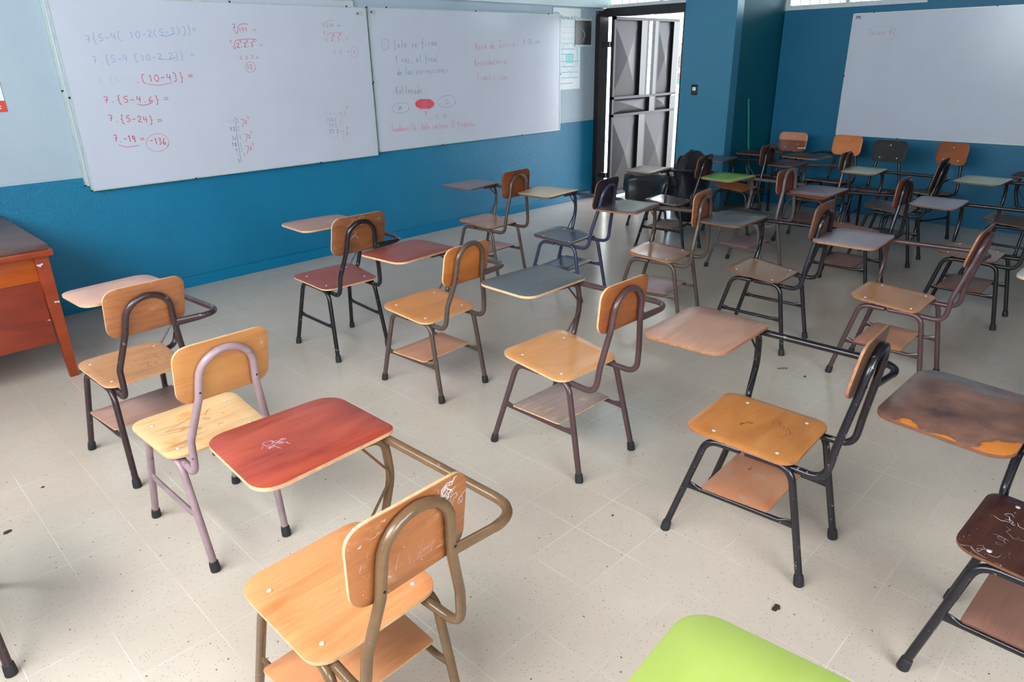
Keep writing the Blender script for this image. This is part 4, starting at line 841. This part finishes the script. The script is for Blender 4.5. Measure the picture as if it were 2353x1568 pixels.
for (ch_, part, kind, cu, cv, su, sv, n, wd, ink, mode, seed) in (
    ('F','writing_tablet','top',.037,.311,.013,.007,10,.0022,I_l,'scribble',1), ('F','backrest','rear',.086,.812,.012,.018,9,.004,I_w,'scribble',2), ('F','backrest','rear',.12,.77,.02,.02,5,.0016,I_w,'scribble',3),
    ('F','backrest','rear',-.119,.751,.012,.018,5,.0018,I_w,'line',4), ('F','backrest','rear',.0,.695,.05,.014,9,.0014,I_w,'line',5), ('F','backrest','rear',.05,.69,.03,.008,4,.006,I_y,'smear',15), ('F','backrest','rear',-.08,.80,.03,.01,6,.0015,I_w,'smear',25),
    ('P','backrest','rear',.122,.797,.006,.014,8,.0028,I_w,'line',6), ('C8','seat','top',.004,.055,.012,.006,3,.006,I_b,'scribble',7), ('C8','seat','top',.096,.062,.01,.004,2,.005,I_b,'smear',8), ('C8','seat','top',.03,-.06,.06,.04,9,.0016,I_b,'scribble',9),
    ('C8','book_shelf','top',.036,.045,.012,.006,3,.009,I_k,'smear',10), ('L1','writing_tablet','top',-.02,.391,.03,.012,10,.0018,I_w,'scribble',11), ('L1','writing_tablet','top',.093,.405,.016,.012,7,.0018,I_w,'scribble',12), ('L1','writing_tablet','top',.235,.385,.03,.012,8,.0018,I_w,'scribble',13),
    ('R','backrest','rear',-.02,.825,.035,.006,9,.0016,I_w,'scribble',14), ('R','backrest','rear',-.04,.745,.014,.006,5,.0016,I_w,'scribble',16), ('R','backrest','rear',.11,.82,.02,.005,5,.003,I_w,'smear',17),
    ('R2','seat','top',.064,.108,.010,.018,5,.0026,I_w,'scribble',18), ('R2','seat','top',-.15,.11,.03,.03,7,.0012,I_w,'scribble',19), ('R2','seat','top',-.05,.07,.05,.03,5,.001,I_w,'scribble',20),
    ('O','backrest','rear',-.109,.735,.006,.008,2,.0028,I_w,'line',21), ('B3','backrest','rear',-.125,.80,.008,.025,7,.002,I_y,'scribble',22), ('B3','backrest','rear',-.12,.725,.008,.022,6,.002,I_y,'scribble',23),
    ('B4','writing_tablet','top',.20,.19,.03,.012,9,.003,I_w,'scribble',24), ('B4','writing_tablet','top',-.02,.33,.05,.03,6,.0014,I_w,'scribble',26), ('C5','writing_tablet','top',.05,.19,.03,.03,3,.003,I_y,'smear',27),
    ('C5','book_shelf','top',-.172,.01,.008,.10,26,.006,I_r,'smear',28), ('L1','seat','top',-.106,.15,.012,.004,4,.003,I_l,'scribble',29), ('L1','seat','top',.04,-.02,.08,.05,12,.0018,I_b,'scribble',30), ('P','seat','top',-.12,-.02,.05,.10,18,.006,I_y,'smear',31), ('P','seat','top',.02,.05,.1,.08,10,.002,I_b,'scribble',32)):
    mark(part_of(ROOTS[ch_], part), kind, cu, cv, su, sv, n, wd, ink, mode, 'scribble' if mode != 'smear' else 'smear', seed)

# ------------------------------------------------------------------ black jacket and backpack on the far chair
def cloth_blob(name, c, sx, sy, sz, mat, label, cat, fold=.02, power=.55, seed=0, drop=0.):
    bm = bmesh.new(); bmesh.ops.create_icosphere(bm, subdivisions=5, radius=1)
    sg = lambda v: math.copysign(abs(v)**power, v)
    for v in bm.verts:
        n0 = v.co.copy(); p = Vector((sg(n0.x)*sx, sg(n0.y)*sy, sg(n0.z)*sz))
        a = math.atan2(n0.y, n0.x); f = math.sin(a*9+seed+2*noise.noise(n0*2+Vector((seed,0,0))))*fold*(1-abs(n0.z)**4)*(.6+.6*(1-n0.z)/2)
        p += Vector((math.cos(a), math.sin(a), 0))*f+Vector((1,1,1))*noise.noise(n0*3.1+Vector((seed,3,1)))*fold*1.1
        if n0.z < -.2: p.z -= drop*(.5+.5*math.sin(a*2+seed))
        v.co = p+Vector(c)
    return tag(obj(name, bm, mat), label, cat)
M_jk = plain('black_nylon', rgb(24,26,30), .38, 0, .2); M_bp = plain('backpack_fabric', rgb(26,28,34), .55, 0, .2, 60)
jk = cloth_blob('jacket', (4.66, 2.56, .455), .30, .33, .125, M_jk, 'black jacket bundled over the seat of the chair by the door pier', 'jacket', .03, .5, 2, .08)
bpk = empty('backpack', (4.66, 2.24, .44), 0, 'black backpack with rounded top hanging behind the worn beige tablet', 'backpack')
bm = bmesh.new(); bmesh.ops.create_icosphere(bm, subdivisions=4, radius=1)
for v in bm.verts:
    n0 = v.co.copy(); sg = lambda q, pw: math.copysign(abs(q)**pw, q)
    v.co = Vector((sg(n0.x,.7)*.235, sg(n0.y,.7)*.09, sg(n0.z,.75)*.345))+Vector((1,1,1))*noise.noise(n0*2.5)*.018
obj('bag_body', bm, M_bp, bpk)
bm = bmesh.new(); bmesh.ops.create_icosphere(bm, subdivisions=3, radius=1)
for v in bm.verts:
    n0 = v.co.copy(); v.co = Vector((math.copysign(abs(n0.x)**.6, n0.x)*.16, n0.y*.05-.09, math.copysign(abs(n0.z)**.6, n0.z)*.12-.12))
obj('front_pocket', bm, M_bp, bpk)
for sx in (-1, 1): obj('shoulder_strap', TB(fillet([(sx*.08,.07,.26),(sx*.10,.13,.22),(sx*.10,.13,-.05),(sx*.12,.08,-.22)], .05), .014, 8, flat=None), M_jk, bpk)
obj('carry_loop', TB(fillet([(-.03,.02,.31),(-.03,.03,.35),(.03,.03,.35),(.03,.02,.31)], .015), .006, 6), M_jk, bpk)
# ------------------------------------------------------------------ debris on the floor
def scrap(loc, r, label, seed, mat, nm='dried_leaf'):
    random.seed(seed); bm = bmesh.new(); n = 14; top = []; bot = []
    for k in range(n):
        a = 2*PI*k/n; rr = r*random.uniform(.45, 1.15); x, y = rr*math.cos(a), rr*.7*math.sin(a); z = abs(noise.noise(Vector((x*60, y*60, seed))))*.008
        top.append(bm.verts.new((x, y, z+.002))); bot.append(bm.verts.new((x, y, z*.6)))
    bm.faces.new(top); bm.faces.new(bot[::-1])
    for k in range(n): bm.faces.new((bot[k], bot[(k+1) % n], top[(k+1) % n], top[k]))
    o = obj(nm, bm, mat, None, False); o.location = (loc[0], loc[1], .0005); tag(o, label, 'debris', 'dark scraps on the floor')
M_leaf = plain('dry_leaf_dark', rgb(62,52,46), .6)
scrap((.356,-.733), .022, 'crumpled dark scrap on the floor above the lime-green tablet', 4, M_leaf, 'floor_scrap')
scrap((-1.276,1.55), .016, 'small dark scrap on the floor by the left picture edge', 5, M_leaf, 'floor_scrap')
scrap((-1.101,1.80), .007, 'tiny dark crumb on the floor left of the salmon-tablet chair', 6, M_leaf, 'floor_scrap')
scrap((.384,-.061), .006, 'tiny dark crumb between the slate-tablet and golden-seat chairs', 8, M_leaf, 'floor_scrap')
scrap((2.098,-.066), .010, 'small dark crumb on the floor near the twig', 9, M_leaf, 'floor_scrap')
bm = bmesh.new(); tube(bm, [(0,0,.003),(.02,-.02,.004),(.045,-.035,.003)], .0022, 6); tube(bm, [(.02,-.02,.004),(.035,-.012,.003)], .0016, 5); tube(bm, [(.03,-.026,.004),(.03,-.045,.003)], .0016, 5)
o = obj('twig', bm, plain('twig_green', rgb(86,84,44), .6)); o.location = (2.10, .09, 0); tag(o, 'thin greenish twig on the floor behind the golden-seat chair', 'debris')
